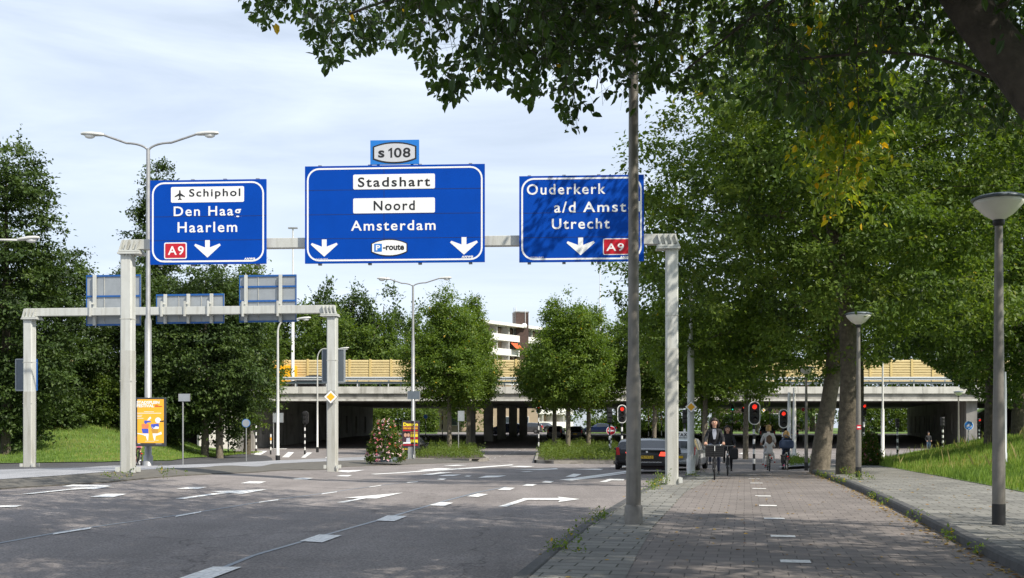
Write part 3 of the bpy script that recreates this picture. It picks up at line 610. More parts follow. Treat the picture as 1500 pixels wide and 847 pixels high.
def darrow(s, q, x0, y0, x1, y1):
    """down arrow filling a box of zoomed pixels"""
    xm = (x0+x1)/2; w = x1-x0; H = y1-y0; sw = w*.088
    s.arrow([q(xm-sw, y0), q(xm+sw, y0), q(xm+sw, y0+H*.42), q(x1-w*.04, y0+H*.20), q(x1, y0+H*.30), q(xm, y1), q(x0, y0+H*.30), q(x0+w*.04, y0+H*.20), q(xm-sw, y0+H*.42)])
# sign 1
q = zz(200, 190, .3189)
S = Sign('blue motorway sign reading Schiphol, Den Haag and Haarlem with a red A9 shield', 223.3, 396.5, 263.5, 387)
S.board((317, 352))
pl = S.plate(*q(172, 262), *q(514, 334)); S.text('Schiphol', *q(258, 272), *q(497, 318), m='sign_black', parent=pl, y=-.011)
mb = MB()
c = q(214, 299); k = .3189
mb.prism([S.P(c[0]+x*k, c[1]+y*k) for x, y in ((0, -24), (3, -20), (4, -8), (24, 6), (24, 10), (4, 3), (3, 15), (9, 20), (9, 23), (0, 21), (-9, 23), (-9, 20), (-3, 15), (-4, 3), (-24, 10), (-24, 6), (-4, -8), (-3, -20))], -.012, -.006, 'sign_black'); mb.build('aeroplane_symbol', pl)
S.text('Den Haag', *q(185, 352), *q(500, 410), y=-.008); S.text('Haarlem', *q(203, 424), *q(482, 472))
def shield(S, q, b, t):
    p = S.plate(*q(b[0]-2, b[1]-2), *q(b[2]+2, b[3]+2), m='sign_white', name='route_shield', r=.045); bb = S.B(*q(b[0]+3, b[1]+3), *q(b[2]-3, b[3]-3))
    MB2(lambda mb: mb.prism(rrect(*bb, .03, 4), -.010, -.0065, 'sign_red')).build('field', p); S.text('A9', *q(t[0], t[1]), *q(t[2], t[3]), parent=p, y=-.0135, space=1.2)
shield(S, q, (142, 519, 244, 591), (158, 534, 232, 575))
darrow(S, q, 281, 508, 405, 588); S.small('10309/001', *q(120, 598), *q(176, 607), *q(514, 590), *q(565, 600))
# sign 2
q = zz(430, 190, .2479)
S = Sign('largest blue motorway sign, reading Stadshart, Noord and Amsterdam between two down arrows', 447.6, 713.2, 242, 385)
S.board([q(0, y)[1] for y in (353, 498, 641)], [q(545, 0)[0]])
for b, t, st in (((361, 263, 848, 351), (390, 280, 820, 337), 'Stadshart'), ((361, 404, 848, 493), (484, 420, 729, 477), 'Noord')):
    pl = S.plate(*q(b[0], b[1]), *q(b[2], b[3])); S.text(st, *q(t[0], t[1]), *q(t[2], t[3]), m='sign_black', parent=pl, y=-.011)
S.text('Amsterdam', *q(348, 536), *q(852, 596))
darrow(S, q, 107, 645, 268, 747); darrow(S, q, 938, 640, 1102, 743)
bx = S.B(*q(468, 646), *q(685, 749)); pl = MB2(lambda mb: mb.prism(barrel(*bx), -.006, -.001, 'sign_black')).build('route_plate', S.t)
ins = .03; MB2(lambda mb: mb.prism(barrel(bx[0]+ins, bx[1]+ins, bx[2]-ins, bx[3]-ins), -.009, -.0055, 'sign_white')).build('field', pl)
b = S.B(*q(487, 674), *q(533, 721)); pp = MB2(lambda mb: mb.prism(rrect(*b, .015, 3), -.012, -.0085, 'sign_blue_light')).build('parking_symbol', pl); S.text('P', *q(497, 682), *q(523, 713), parent=pl, y=-.015, bold=.03)
S.text('-route', *q(540, 679), *q(665, 712), m='sign_black', parent=pl, y=-.012, bold=.03, space=1.0)
S.small('10309/002', *q(133, 757), *q(210, 769), *q(1005, 749), *q(1073, 762))
S2 = S
b = S.B(*q(463, 62), *q(753, 205)); rp = thing('route_sign', 'square blue s 108 route plate mounted above the Stadshart sign', 'road sign', S.t.location+gn*.0+Vector((0, 0, 0)), GANG)
mb = MB(); mb.box(((b[0]+b[2])/2, .03, (b[1]+b[3])/2+.004), (b[2]-b[0], .05, b[3]-b[1]), 'sign_blue_light'); mb.build('board', rp)
bx = S.B(*q(478, 73), *q(738, 200)); MB2(lambda mb: mb.prism(barrel(*bx, .2), -.0, .006, 'sign_black')).build('frame', rp)
ins = .042; MB2(lambda mb: mb.prism(barrel(bx[0]+ins, bx[1]+ins, bx[2]-ins, bx[3]-ins, .2), -.004, .004, 'sign_silver')).build('field', rp)
mb = MB(); letters(mb, 's', S.B(*q(511, 122), *q(548, 164)), -.008, 'sign_black', bold=.02); letters(mb, '08', S.B(*q(605, 108), *q(703, 165)), -.008, 'sign_black', bold=.015, space=1.1); mb.prism([S.P(*q(x, y)) for x, y in ((587, 108), (594, 108), (594, 165), (584, 165), (584, 121), (572, 128), (572, 119))], -.010, -.006, 'sign_black'); mb.build('lettering', rp)
MB2(lambda mb: [mb.box((x, .1, b[1]+.2), (.07, .07, .9), 'steel_dull') for x in ((b[0]+.2), (b[2]-.2))]).build('bracket', rp)
# sign 3
q = zz(730, 220, .2479)
S = Sign('blue motorway sign reading Ouderkerk and Utrecht, behind the near lamp post', 760.4, 942.7, 257, 383.5)
S.board([q(0, y)[1] for y in (369, 514)])
S.text('Ouderkerk', *q(168, 198), *q(632, 261)); S.text('a/d', *q(330, 303), *q(456, 369)); S.text('Amstel', *q(500, 306), *q(838, 368)); S.text('Utrecht', *q(316, 404), *q(657, 466))
darrow(S, q, 403, 517, 569, 621); shield(S, q, (620, 526, 774, 619), (637, 553, 741, 599)); S.small('10309/003', *q(188, 628), *q(266, 640), *q(716, 628), *q(784, 641))
# rear gantry
gan2, RA, RB, RL, RANG = gantry('lower grey gantry with three signs seen from behind, standing farther left', 43.5, 45.2, 487, 43.9, 6.27, .32, .38, 3.0, 'gantries over the road')
rn = Vector((math.sin(RANG), -math.cos(RANG), 0))
def signback(label, x0, x1, y0, y1, ups, mids):
    pc = (x0+x1)/2; P = on_line(RA, RB, pc)-rn*.28; k = P.y/F; w = (x1-x0)*k; H = (y1-y0)*k
    t = thing('direction_sign', label, 'road sign', (P.x, P.y, PZ(y1, P.y)), RANG, 'signs on the lower gantry seen from behind')
    mb = MB(); mb.box((0, .03, H/2), (w, .04, H), 'panel_grey')
    mb.box((0, .055, H/2), (w-.02, .012, H-.02), 'sign_blue'); mb.build('board', t)
    mb = MB()
    for z in [0.03, H-.03]+[(y1-m)*k for m in mids]: mb.box((0, -.005, z), (w, .045, .07), 'edge_blue')
    for x in (-w/2+.015, w/2-.015): mb.box((x, -.002, H/2), (.03, .04, H-.14), 'edge_blue')
    mb.build('edging', t)
    mb = MB(); n = max(2, round(w/.85))
    for i in range(1, n): mb.box((-w/2+w*i/n, -.0, H/2), (.02, .03, H-.15), 'weld_box')
    mb.build('seam', t)
    for u in ups: MB2(lambda mb: mb.box(((u-pc)*k, -.075, H/2), (.12, .09, H), 'gantry_paint')).build('upright', t); MB2(lambda mb: (mb.box(((u-pc)*k, -.46, (y1-454)*k), (.07, .06, .62), 'gantry_paint'), mb.box(((u-pc)*k, -.3, (y1-454)*k+.24), (.07, .3, .06), 'gantry_paint'), mb.box(((u-pc)*k, -.3, (y1-454)*k-.24), (.07, .3, .06), 'gantry_paint'))).build('clamp', t)
signback('back of a tall grey sign behind the front gantry post on the lower gantry', 120, 203, 403, 477, (134, 190), (434,))
signback('back of a low wide grey sign with blue edge, middle one on the lower gantry', 223, 326, 431, 474, (238, 273, 308), ())
signback('back of a tall grey sign with two blue bands beside the single arm lamp', 346, 432, 403, 472, (357, 409), (420, 441))
def sidebox(label, x0, x1, y0, y1, D, rzz):
    k = D/F; t = thing('post_sign', label, 'road sign', (PX((x0+x1)/2, D), D, PZ(y1, D)), rzz, 'grey panels on the lower gantry posts'); w, H = (x1-x0)*k, (y1-y0)*k
    MB2(lambda mb: mb.box((0, 0, H/2), (w, .1, H), 'panel_dark')).build('board', t, bevel=.01)
    mb = MB()
    for x in (-w/2, w/2): mb.box((x, .0, H/2), (.05, .13, H+.02), 'edge_blue' if x > 0 and x0 < 100 else 'panel_grey')
    for z in (0, H): mb.box((0, 0, z), (w-.05, .13, .05), 'panel_grey')
    mb.build('frame', t)
sidebox('dark grey panel behind the far left post of the lower gantry', 23.5, 54, 526.5, 572, 45.7, RANG); sidebox('dark grey panel behind the right post of the lower gantry under the lamp arm', 472.5, 505, 512, 560, 44.4, RANG)
def diamond(label, px, py, half, D, rzz=0., back=False):
    k = D/F; t = thing('priority_sign', label, 'road sign', (PX(px, D), D, PZ(py, D)), rzz, 'yellow diamond priority road signs'); a = half*k
    MB2(lambda mb: mb.prism([(a, 0), (0, a), (-a, 0), (0, -a)], 0, .03, 'sign_black' if not back else 'panel_grey')).build('board', t)
    if not back:
        b = a*.94; MB2(lambda mb: mb.prism([(b, 0), (0, b), (-b, 0), (0, -b)], -.006, 0, 'sign_white')).build('border', t)
        b = a*.6; MB2(lambda mb: mb.prism([(b, 0), (0, b), (-b, 0), (0, -b)], -.012, -.005, 'sign_yellow')).build('field', t)
    MB2(lambda mb: mb.box((0, .06, 0), (.16, .08, .06), 'steel')).build('bracket', t)
diamond('yellow diamond priority sign on the right post of the lower gantry', 484.5, 581.5, 10.3, 43.5); diamond('yellow diamond priority sign on the slim pale mast by the silver taxi', 1012.3, 596.3, 9.3, 41.7)
diamond('small yellow diamond priority sign beyond the bridge on a far post', 1118.5, 601, 3.2, 150)

# ------------------------------------------------------------------ lamps and masts
def base_pt(px, D, off=0.): x = PX(px, D); return Vector((x, D, hz(x, D)+off))
def lamp_head(mb_name, parent, a, d, L=.85, s=1.):
    """cobra head starting at a, pointing along d"""
    d = Vector(d).normalized(); sdv = Vector((0, 0, 1)).cross(d).normalized(); u = d.cross(sdv)
    sec = [(0, .05, .05), (.12, .09, .08), (.5, .15, .1), (.85, .14, .085), (1, .06, .05)]; vs = []; fs = []; n = 10
    for t, w, hh in sec:
        for k in range(n): an = 2*math.pi*k/n; vs.append(Vector(a)+d*L*t+sdv*w*s*math.cos(an)+u*hh*s*math.sin(an)*(1 if math.sin(an) > 0 else .6))
    for i in range(len(sec)-1):
        for k in range(n): k2 = (k+1) % n; fs.append((i*n+k, i*n+k2, (i+1)*n+k2, (i+1)*n+k))
    o = MB().add(vs, fs, 'steel_pale', True).add([vs[(len(sec)-1)*n+k] for k in range(n)], [tuple(range(n))], 'steel_pale').build(mb_name, parent)
    c = Vector(a)+d*L*.62-u*.06*s; MB().ball(c, (.2*s, .11*s, .1*s), 'white_gloss', 10, 6).build('lens', o)
def double_lamp(label, px, D, top, ends, r0, r1, off=0., zsplit=None):
    p = base_pt(px, D, off); t = thing('street_lamp', label, 'street lamp', p, 0, 'lamp posts with curved arms'); H = PZ(top, D)-p.z; zs = H*.5 if zsplit is None else PZ(zsplit, D)-p.z
    MB().tube([(0, 0, -.4), (0, 0, .45), (0, 0, .46), (0, 0, zs), (0, 0, zs+.12), (0, 0, H)], [r0*1.35, r0*1.35, r0, r0*.95, r1, r1*.8], 'steel', 14).build('pole', t)
    for ex, ey in ends:
        e = Vector((PX(ex, D)-p.x, 0, PZ(ey, D)-p.z)); s = 1 if e.x > 0 else -1; pts = []
        for k in range(9):
            w = R(90*k/8); rr = min(abs(e.x)*.42, .95); pts.append(Vector((s*(rr-rr*math.cos(w))*1.15, 0, H-.12+(e.z-H-.05)*math.sin(w)*.72)))
        pts.append(e); MB().tube(pts, .042, 'steel', 8).build('arm', t)
        lamp_head('lamp_head', t, e-Vector((s*.02, 0, 0)), Vector((s, 0, .05)), .85)
double_lamp('tallest double armed street lamp, standing behind the front gantry left post', 217, 40, 218, ((152, 198), (287, 197)), .125, .085, .0, 470)
double_lamp('double armed street lamp with the Dansen poster at its foot', 605, 71, 418, ((571, 409), (643, 408)), .12, .085, .1, 500)
def arm_lamp(label, px, D, top, end, r, off=0.):
    p = base_pt(px, D, off); t = thing('street_lamp', label, 'street lamp', p, 0, 'lamp posts with curved arms'); H = PZ(top, D)-p.z; e = Vector((PX(end[0], D)-p.x, 0, PZ(end[1], D)-p.z)); s = 1 if e.x > 0 else -1
    pts = [(0, 0, -.4), (0, 0, .4), (0, 0, .41), (0, 0, H*.5), (0, 0, H-.6)]; rs = [r*1.25, r*1.25, r, r*.85, r*.6]
    for k in range(1, 8): w = R(90*k/7); pts.append((s*(.6-.6*math.cos(w)), 0, H-.6+(e.z-H+.6)*math.sin(w))); rs.append(r*.55)
    pts.append(e); rs.append(r*.5)
    mb = MB(); mb.tube(pts, rs, 'steel_pale', 12); mb.build('pole', t); MB().tube([(0, 0, -.3), (0, 0, .38)], r*1.4, 'black', 12).build('base_band', t)
    lamp_head('lamp_head', t, e, Vector((s, 0, .1)), .8)
arm_lamp('single armed street lamp right of the sign backs, its head below the gantry beam', 407, 66, 472, (436, 467.5), .1); arm_lamp('shorter single armed street lamp beside the yellow diamond and lower gantry post', 465, 95, 516, (498, 511), .085)
arm_lamp('street lamp whose arm reaches in at the left edge of the photo', -42, 40, 360, (26, 351.5), .09)
def mast(label, px, D, top, r0, r1, m='steel_pale', zsp=None, off=0., z0=None):
    p = base_pt(px, D, off)
    if z0 is not None: p.z = z0
    t = thing('light_mast', label, 'mast', p, 0, None); H = PZ(top, D)-p.z; zs = H*.5 if zsp is None else PZ(zsp, D)-p.z
    MB().tube([(0, 0, -.4), (0, 0, .55), (0, 0, .56), (0, 0, zs), (0, 0, zs+.1), (0, 0, H)], [r0*1.25, r0*1.22, r0, r0*.95, r1, r1*.8], m, 14).build('pole', t)
    return t, H
t, H = mast('slim pale mast carrying a yellow diamond sign in front of the silver taxi', 1012, 42, 408, .135, .075, 'steel_pale', 500); MB().tube([(0, 0, H-.02), (0, 0, H+.12)], .05, 'steel_dull', 8).build('cap', t)
t, H = mast('very tall motorway light mast rising beside the lower gantry signs on the bridge', 429, 107, 335, .16, .09, 'steel_pale', 470, z0=zt-.2); MB().box((0, 0, H+.05), (.9, .35, .12), 'steel_dull').build('lamp_head', t)
t, H = mast('very thin distant light mast hanging below the Utrecht sign above the tree', 879, 138, 330, .07, .05, 'steel_pale', 420, z0=zt-.2); MB().box((0, 0, H+.05), (.9, .35, .12), 'steel_dull').build('lamp_head', t)
t, H = mast('left one of two close slim poles behind the child cyclists', 1156, 62, 575, .12, .1, 'steel_pale', 600); t, H = mast('right one of two close slim poles behind the child cyclists', 1163.5, 63, 568, .11, .09, 'steel_pale', 600)
t, H = mast('slim pole standing on the far path right of the dark tree trunk', 1293, 76, 522, .12, .07, 'steel_pale', 600)
t, H = mast('thin dark green pole behind the nearest globe lamp', 1472, 36, 545, .06, .05, 'panel_grey', 570)
# near street lamp pole whose head is hidden in the leaves
D = 17.1; p = base_pt(928, D); t = thing('street_lamp', 'thick grey near lamp post crossing the Utrecht sign, its head hidden in leaves', 'street lamp', p, 0, 'lamp posts with curved arms'); H = 11.
zsp = PZ(545, D); MB().tube([(0, 0, -.3), (0, 0, zsp-p.z-.15), (0, 0, zsp-p.z+.15), (0, 0, H)], [.118, .114, .088, .062], 'steel_aged', 24).build('pole', t)
MB().tube([(0, 0, -.1), (0, 0, .26), (0, 0, .30)], [.142, .142, .12], 'steel_aged', 24).build('base_sleeve', t)
for s in (-1, 1):
    MB().tube([(0, 0, H-.05), (s*.5, 0, H+.5), (s*1.6, 0, H+.75)], .045, 'steel', 8).build('arm', t); lamp_head('lamp_head', t, Vector((s*1.55, 0, H+.74)), (s, 0, .05))
def globe_lamp(label, px, D, off=0., group='globe path lamps', htop=None, r=.07, m='steel_dull'):
    p = base_pt(px, D, off); t = thing('path_lamp', label, 'lamp post', p, 0, group); H = htop or 4.75
    MB().tube([(0, 0, -.3), (0, 0, 1.), (0, 0, H*.45), (0, 0, H-.44)], [r*1.15, r*1.15, r*.95, r*.7], 'steel_aged', 18).build('pole', t)
    MB().tube([(0, 0, -.2), (0, 0, .3)], r*1.2, 'black', 18).build('base_band', t)
    MB().lathe([(r*.7, H-.46), (r*1.05, H-.44), (r*1.05, H-.38), (r*.9, H-.36)], 'black', n=18).build('collar', t)
    MB().lathe([(.075, H-.37), (.2, H-.29), (.33, H-.15), (.345, H-.115), (.33, H-.09)], 'lamp_shade_white', n=28).build('lamp_shade', t)
    MB().lathe([(.375, H-.085), (.38, H-.065), (.3, H-.03), (.12, H-.005), (0, H)], 'panel_dark', n=28).lathe([(0, H-.09), (.374, H-.086)], 'panel_dark', n=28).build('cap', t)
    return t
l1 = globe_lamp('nearest globe path lamp, standing on the sidewalk at the right edge', 1463, 15.7, .11, r=.077, m='steel_aged')
globe_lamp('globe path lamp beside the dark tree trunk with a red sticker', 1257.5, 31.3, .11); globe_lamp('globe path lamp behind the leaning tree trunks beside the cyclists', 1181, 50.5, .0); globe_lamp('small distant globe path lamp near the round cycle sign', 1404, 84, .0, htop=4.5)
for o, px, D in ((0, 1257.5, 31.3),):
    p = base_pt(px, D, .11); st = thing('sticker', 'small red and white sticker on the lamp post beside the dark tree', 'sticker', (p.x-.01, p.y-.069, 1.52)); MB().box((0, 0, 0), (.12, .012, .13), 'sign_red').build('sheet', st); MB().box((0, -.008, .0), (.09, .006, .04), 'sign_white').build('band', st)
    tb_ = MB().tube([(p.x, p.y, 1.72), (p.x, p.y, 1.8)], .0715, 'black', 16).build('tape_band'); tag(tb_, 'dark tape band round the lamp post beside the dark tree', 'tape')
# ------------------------------------------------------------------ traffic lights
def traffic_light(label, px, D, ytop, ybot, lit=None, facing=1, border=True, wide=None, ybase=None, k_=1., arrowl=False):
    p = base_pt(px, D); H1, H0 = PZ(ytop, D)-p.z, PZ(ybot, D)-p.z; hh = H1-H0; w = wide or hh*.5
    t = thing('traffic_light', label, 'traffic light', p, 0 if facing == 1 else math.pi, 'traffic lights on striped posts')
    mb = MB(); nseg = 9; dz = (H0+.02)/nseg
    for i in range(nseg): mb.tube([(0, 0, i*dz-(.3 if i == 0 else 0)), (0, 0, (i+1)*dz)], .058 if i else .07, 'black' if i % 2 == 0 else 'white_gloss', 12, cap=(i in (0, nseg-1)))
    mb.build('post', t)
    yo = -.1; r = w*.47
    if border:
        mb = MB(); mb.prism(rrect(-w/2, H0, w/2, H1, r), yo, yo+.02, 'white_gloss'); mb.prism(rrect(-w/2+.045, H0+.045, w/2-.045, H1-.045, r-.045), yo-.006, yo, 'black'); mb.prism(rrect(-w/2, H0, w/2, H1, r), yo+.0205, yo+.024, 'black'); mb.build('backboard', t)
    mb = MB(); hw = w*.27; mb.box((0, yo+.1, (H0+H1)/2), (hw*2, .2, hh*.86), 'black')
    for z in (H0+hh*.2, H1-hh*.2): mb.box((0, yo+.16, z), (.05, .24, .04), 'black')
    if not border or facing != 1:
        for z in (-.28, 0, .28): mb.box((0, yo+.22, (H0+H1)/2+z*hh), (hw*1.7, .07, hh*.2), 'black')
    mb.build('housing', t, bevel=.02)
    rl = hh*.105
    for i, c in enumerate(('red', 'amber', 'green')):
        z = H1-hh*(.235+.265*i); on = c == lit
        mb = MB(); n = 14; mb.add([(rl*math.cos(2*math.pi*j/n), yo-.022-(.0), z+rl*math.sin(2*math.pi*j/n)) for j in range(n)]+[(0, yo-.045, z)], [(j, (j+1) % n, n) for j in range(n)], {'red': 'lamp_red', 'green': 'lamp_green', 'amber': 'amber'}[c] if on else 'lens_dark'); o = mb.build('lens', t)
        if on: tag(o, f'lit {c} lens')
        mb = MB(); pts = []
        for j in range(9): a = R(-15+210*j/8); pts.append((math.cos(a)*rl*1.12, math.sin(a)*rl*1.12))
        vs = [(x, yo-.006, z+zz_) for x, zz_ in pts]+[(x*.95, yo-.19*(.35+.65*max(0, zz_/rl)), z+zz_*.95) for x, zz_ in pts]; mb.add(vs, [(j, j+1, 10+j, 9+j) for j in range(8)], 'black', True); mb.build('hood', t)
    return t
traffic_light('large red traffic light in the middle of the cycle path', 1104.5, 51, 588, 622.5, 'red'); traffic_light('red traffic light directly above the cyclist with the blue bag', 1147, 53, 599.5, 627.5, 'red')
traffic_light('red traffic light half hidden by the near lamp post', 911, 66, 593, 620, 'red', wide=.56); traffic_light('unlit traffic light seen from behind, left of the near lamp post', 893, 72, 596, 622, facing=-1, border=False)
traffic_light('small red traffic light under the bridge above the dark cars', 789, 99, 593.5, 606.5, 'red', wide=.46); traffic_light('traffic light seen from behind under the bridge left of the lower gantry post', 446.5, 88, 602, 622, facing=-1)
traffic_light('red traffic light by the left bridge wall behind the round sign', 375, 93, 603, 619, 'red', border=False); traffic_light('dark traffic light seen from behind below the left tree', 334.5, 90, 607, 625, facing=-1)
traffic_light('dark traffic light seen from behind next to the slim diamond sign mast', 1003, 57, 598.5, 622, facing=-1, border=False)
traffic_light('distant green traffic light beyond the bridge behind the cyclist in black', 1072.8, 128, 593, 602, 'green', wide=.46); traffic_light('distant red traffic light with white frame left of the cycle path light', 1089, 122, 595, 605, 'red', wide=.6)
traffic_light('red traffic light hidden partly by the globe lamp and dark trunk', 1265.5, 62, 590, 611, 'red', border=False); traffic_light('dark traffic light seen from behind right of the slim far pole', 1314.5, 68, 612, 628, facing=-1, border=False)
traffic_light('dark traffic light seen from behind in front of the right bridge wall', 1381, 74, 610, 626, facing=-1, border=False); traffic_light('red traffic light on the grass bank right of the blue cycle sign', 1434, 68, 612, 627, 'red', border=False)
def bollard(label, px, D, top, r=.06):
    p = base_pt(px, D); H = PZ(top, D)-p.z; t = thing('bollard', label, 'bollard', p, 0, 'striped bollards'); mb = MB(); n = 6
    for i in range(n): mb.tube([(0, 0, H*i/n-(.2 if i == 0 else 0)), (0, 0, H*(i+1)/n)], r, 'black' if i % 2 == 0 else 'white_gloss', 10)
    mb.build('post', t); MB().tube([(0, 0, H*.68), (0, 0, H*.82)], r*1.15, 'amber', 10).build('push_button', t)
bollard('short striped push button post in front of the left bridge wall', 396.5, 88, 636)
for px, D, top, lb in ((1033, 118, 597, 'striped post far beyond the bridge above the cyclist in black'), (950, 120, 600, 'striped post far beyond the bridge right of the near lamp post'), (969, 122, 601, 'striped post far beyond the bridge left of the front gantry post'), (648, 130, 603, 'striped post far under the bridge behind the left median tree')): bollard(lb, px, D, top)
def round_sign(label, px, D, py, r_px, m, back, ybase=None, face=None, off=0., striped=False, r=.03):
    p = base_pt(px, D, off); t = thing('round_sign', label, 'road sign', p); z = PZ(py, D)-p.z; a = r_px*D/F; n = 24
    mb = MB()
    if striped:
        for i in range(8): mb.tube([(0, 0, (z-a)*i/8-(.2 if i == 0 else 0)), (0, 0, (z-a)*(i+1)/8)], .05, 'black' if i % 2 == 0 else 'white_gloss', 10)
        mb.v = [(x, y+.055, zz_) for x, y, zz_ in mb.v]
    else: mb.tube([(0, .03, -.3), (0, .03, z+a*.8)], r, 'steel', 8)
    mb.build('post', t)
    def disc(rr, y0, y1, mm): return MB2(lambda q_: q_.prism([(rr*math.cos(2*math.pi*k/n), z+rr*math.sin(2*math.pi*k/n)) for k in range(n)], y0, y1, mm))
    b = disc(a, -.02, 0, back)
    b.build('board', t)
    if m: disc(a*.9, -.026, -.018, m).build('field', t)
    return t, z, a
t, z, a = round_sign('round red no entry sign with white bar on a striped post', 895, 80, 631, 6.8, 'sign_red', 'sign_white', striped=True); MB().box((0, -.03, z), (a*1.35, .012, a*.28), 'sign_white').build('bar', t)
t, z, a = round_sign('round sign seen from behind on a thin post at the left kerb', 360.5, 66, 620, 6.1, 'panel_grey', 'sign_blue_light')
t, z, a = round_sign('round blue cycle path sign on the grass bank', 1419, 60, 623.5, 6.9, 'sign_blue_light', 'sign_white')
mb = MB(); yb = -.033
for x in (-.42, .42):
    Po = [(x*a+.24*a*math.cos(R(20*k)), z-.12*a+.24*a*math.sin(R(20*k))) for k in range(18)]; Pi = [(x*a+.17*a*math.cos(R(20*k)), z-.12*a+.17*a*math.sin(R(20*k))) for k in range(18)]; ring(mb, Po, Pi, yb, yb+.005, 'sign_white')
for p0, p1 in (((-.42, -.12), (-.2, .22)), ((-.2, .22), (.25, .22)), ((.25, .22), (.42, -.12)), ((-.2, .22), (0, -.12)), ((0, -.12), (.25, .22)), ((-.42, -.12), (0, -.12)), ((.25, .22), (.2, .34)), ((-.26, .3), (-.12, .3))): mb.tube([(p0[0]*a, yb, z+p0[1]*a), (p1[0]*a, yb, z+p1[1]*a)], .035*a, 'sign_white', 5)
mb.box((0, yb, z-.62*a), (.18*a, .006, .18*a), 'sign_white'); mb.build('bicycle_symbol', t)
t, z, a = round_sign('small distant red and white round sign by the leaning trunks', 1176.5, 120, 600, 3.2, 'sign_red', 'sign_white'); t, z, a = round_sign('small distant pale round sign seen from behind past the far cars', 1128, 130, 600, 3.2, 'panel_grey', 'panel_grey'); t, z, a = round_sign('small round blue sign on a far verge beneath the bridge', 712.5-89, 118, 610.5, 3.4, 'sign_blue_light', 'sign_white', striped=True)
def plate_sign(label, px, D, x0, x1, y0, y1, m='panel_grey', off=0.):
    p = base_pt(px, D, off); k = D/F; t = thing('plate_sign', label, 'road sign', p); MB().tube([(0, .05, -.3), (0, .05, PZ(y0, D)-p.z)], .04, 'steel', 8).build('post', t)
    MB().box((((x0+x1)/2-px)*k, 0, PZ((y0+y1)/2, D)-p.z), ((x1-x0)*k, .03, (y1-y0)*k), m).build('board', t); mb = MB()
    for x in (x0, x1): mb.box(((x-px)*k, -.004, PZ((y0+y1)/2, D)-p.z), (.04, .04, (y1-y0)*k), 'steel')
    mb.build('frame', t)
plate_sign('small square sign seen from behind on a thin post by the grass mound', 267.5, 58, 262, 278, 577, 588, off=.05); plate_sign('pale square sign seen from behind beside the trunk of the left median tree', 671.5, 84, 671, 680, 602, 617, 'panel_grey', off=.1)
plate_sign('pale sign board with yellow edge under the left end of the bridge', 400.5, 96, 400, 415, 605, 619, 'panel_grey'); plate_sign('square grey sign seen from behind high on a pole by the double lamp', 607, 70.4, 597, 615, 573, 585, 'panel_dark', off=.1)
# ------------------------------------------------------------------ poster displays
def poster_case(label, px, D, x0, x1, y0, y1, face, cx_=0.):
    k = D/F; z0 = PZ(y1, D); t = thing('poster_display', label, 'poster display', (PX((x0+x1)/2, D), D, z0), 0, 'poster cases strapped to lamp posts'); w = (x1-x0)*k; H = (y1-y0)*k
    MB().box((0, .06, H/2), (w, .14, H), 'frame_dark').build('case', t, bevel=.02); b = .05
    sh = MB().box((0, -.014, H/2+.03), (w-2*b-.02, .006, H-2*b-.08), face).build('poster', t)
    return t, sh, w, H, k, z0
t, sh, w, H, k, z0 = poster_case('orange poster display headed Stadsplein Festival on the tall lamp post', 221, 39.5, 199, 242.5, 582.5, 654, 'poster_orange')
q8 = lambda x, y: ((200+x*.0945-220.75)*k, (654-(580+y*.0945))*k)
def tx(st, x0, y0, x1, y1, m, sh, q, y=-.02, **kw): mb = MB(); a = q(x0, y1); b = q(x1, y0); letters(mb, st, (*a, *b), y, m, **kw); mb.build('lettering', sh)
tx('STADSPLEIN', 5, 78, 358, 125, 'sign_white', sh, q8, bold=.04, space=1.0); tx('FESTIVAL', 5, 130, 275, 178, 'sign_white', sh, q8, bold=.04, space=1.0)
mb = MB()
for x0, y0, x1, y1, m in ((285, 140, 340, 150, 'sign_red'), (285, 160, 400, 170, 'sign_red'), (120, 243, 272, 250, 'sign_white'), (10, 265, 385, 273, 'sign_white'), (10, 298, 90, 304, 'sign_white'), (10, 318, 80, 324, 'sign_white'), (10, 345, 110, 351, 'sign_white'), (135, 702, 280, 706, 'sign_white'), (20, 738, 60, 744, 'sign_white'), (300, 742, 390, 746, 'sign_white')):
    a = q8(x0, y1); b = q8(x1, y0); mb.box(((a[0]+b[0])/2, -.0185, (a[1]+b[1])/2), (b[0]-a[0], .003, b[1]-a[1]), m)
mb.build('small_print', sh)
mb = MB()
def pp(pts, m, y=-.019): mb.prism([q8(*p) for p in pts], y, -.0165, m)
pp([(80, 440), (100, 432), (190, 440), (195, 460), (180, 508), (88, 508)], 'poster_coral'); pp([(80, 510), (185, 510), (188, 580), (98, 580)], 'poster_blue', -.0192); pp([(15, 575), (100, 585), (190, 585), (182, 690), (165, 690), (150, 630), (100, 605), (15, 590)], 'sign_white', -.0194)
pp([(125, 380), (225, 392), (228, 408), (170, 415), (150, 440), (120, 420)], 'poster_blue', -.0196); pp([(165, 385), (190, 345), (215, 320), (232, 345), (205, 375)], 'sign_white', -.0198)
pp([(228, 440), (345, 428), (352, 470), (335, 512), (245, 512), (225, 470)], 'poster_blue', -.0193); pp([(240, 470), (262, 510), (345, 512), (350, 480), (300, 470), (270, 500)], 'sign_white', -.0197); pp([(225, 517), (348, 517), (330, 580), (250, 580)], 'poster_brown', -.0191)
pp([(250, 583), (330, 583), (385, 555), (395, 595), (300, 620), (290, 690), (340, 685), (345, 692), (275, 692)], 'sign_white', -.0195); pp([(300+46*math.cos(R(a_)), 385+46*math.sin(R(a_))) if False else (335+44*math.cos(R(a_)), 378+44*math.sin(R(a_))) for a_ in range(0, 360, 24)], 'sign_white', -.0199); pp([(360, 388), (425, 380), (420, 405), (362, 404)], 'black', -.0201)
mb.build('dancing_figures', sh)
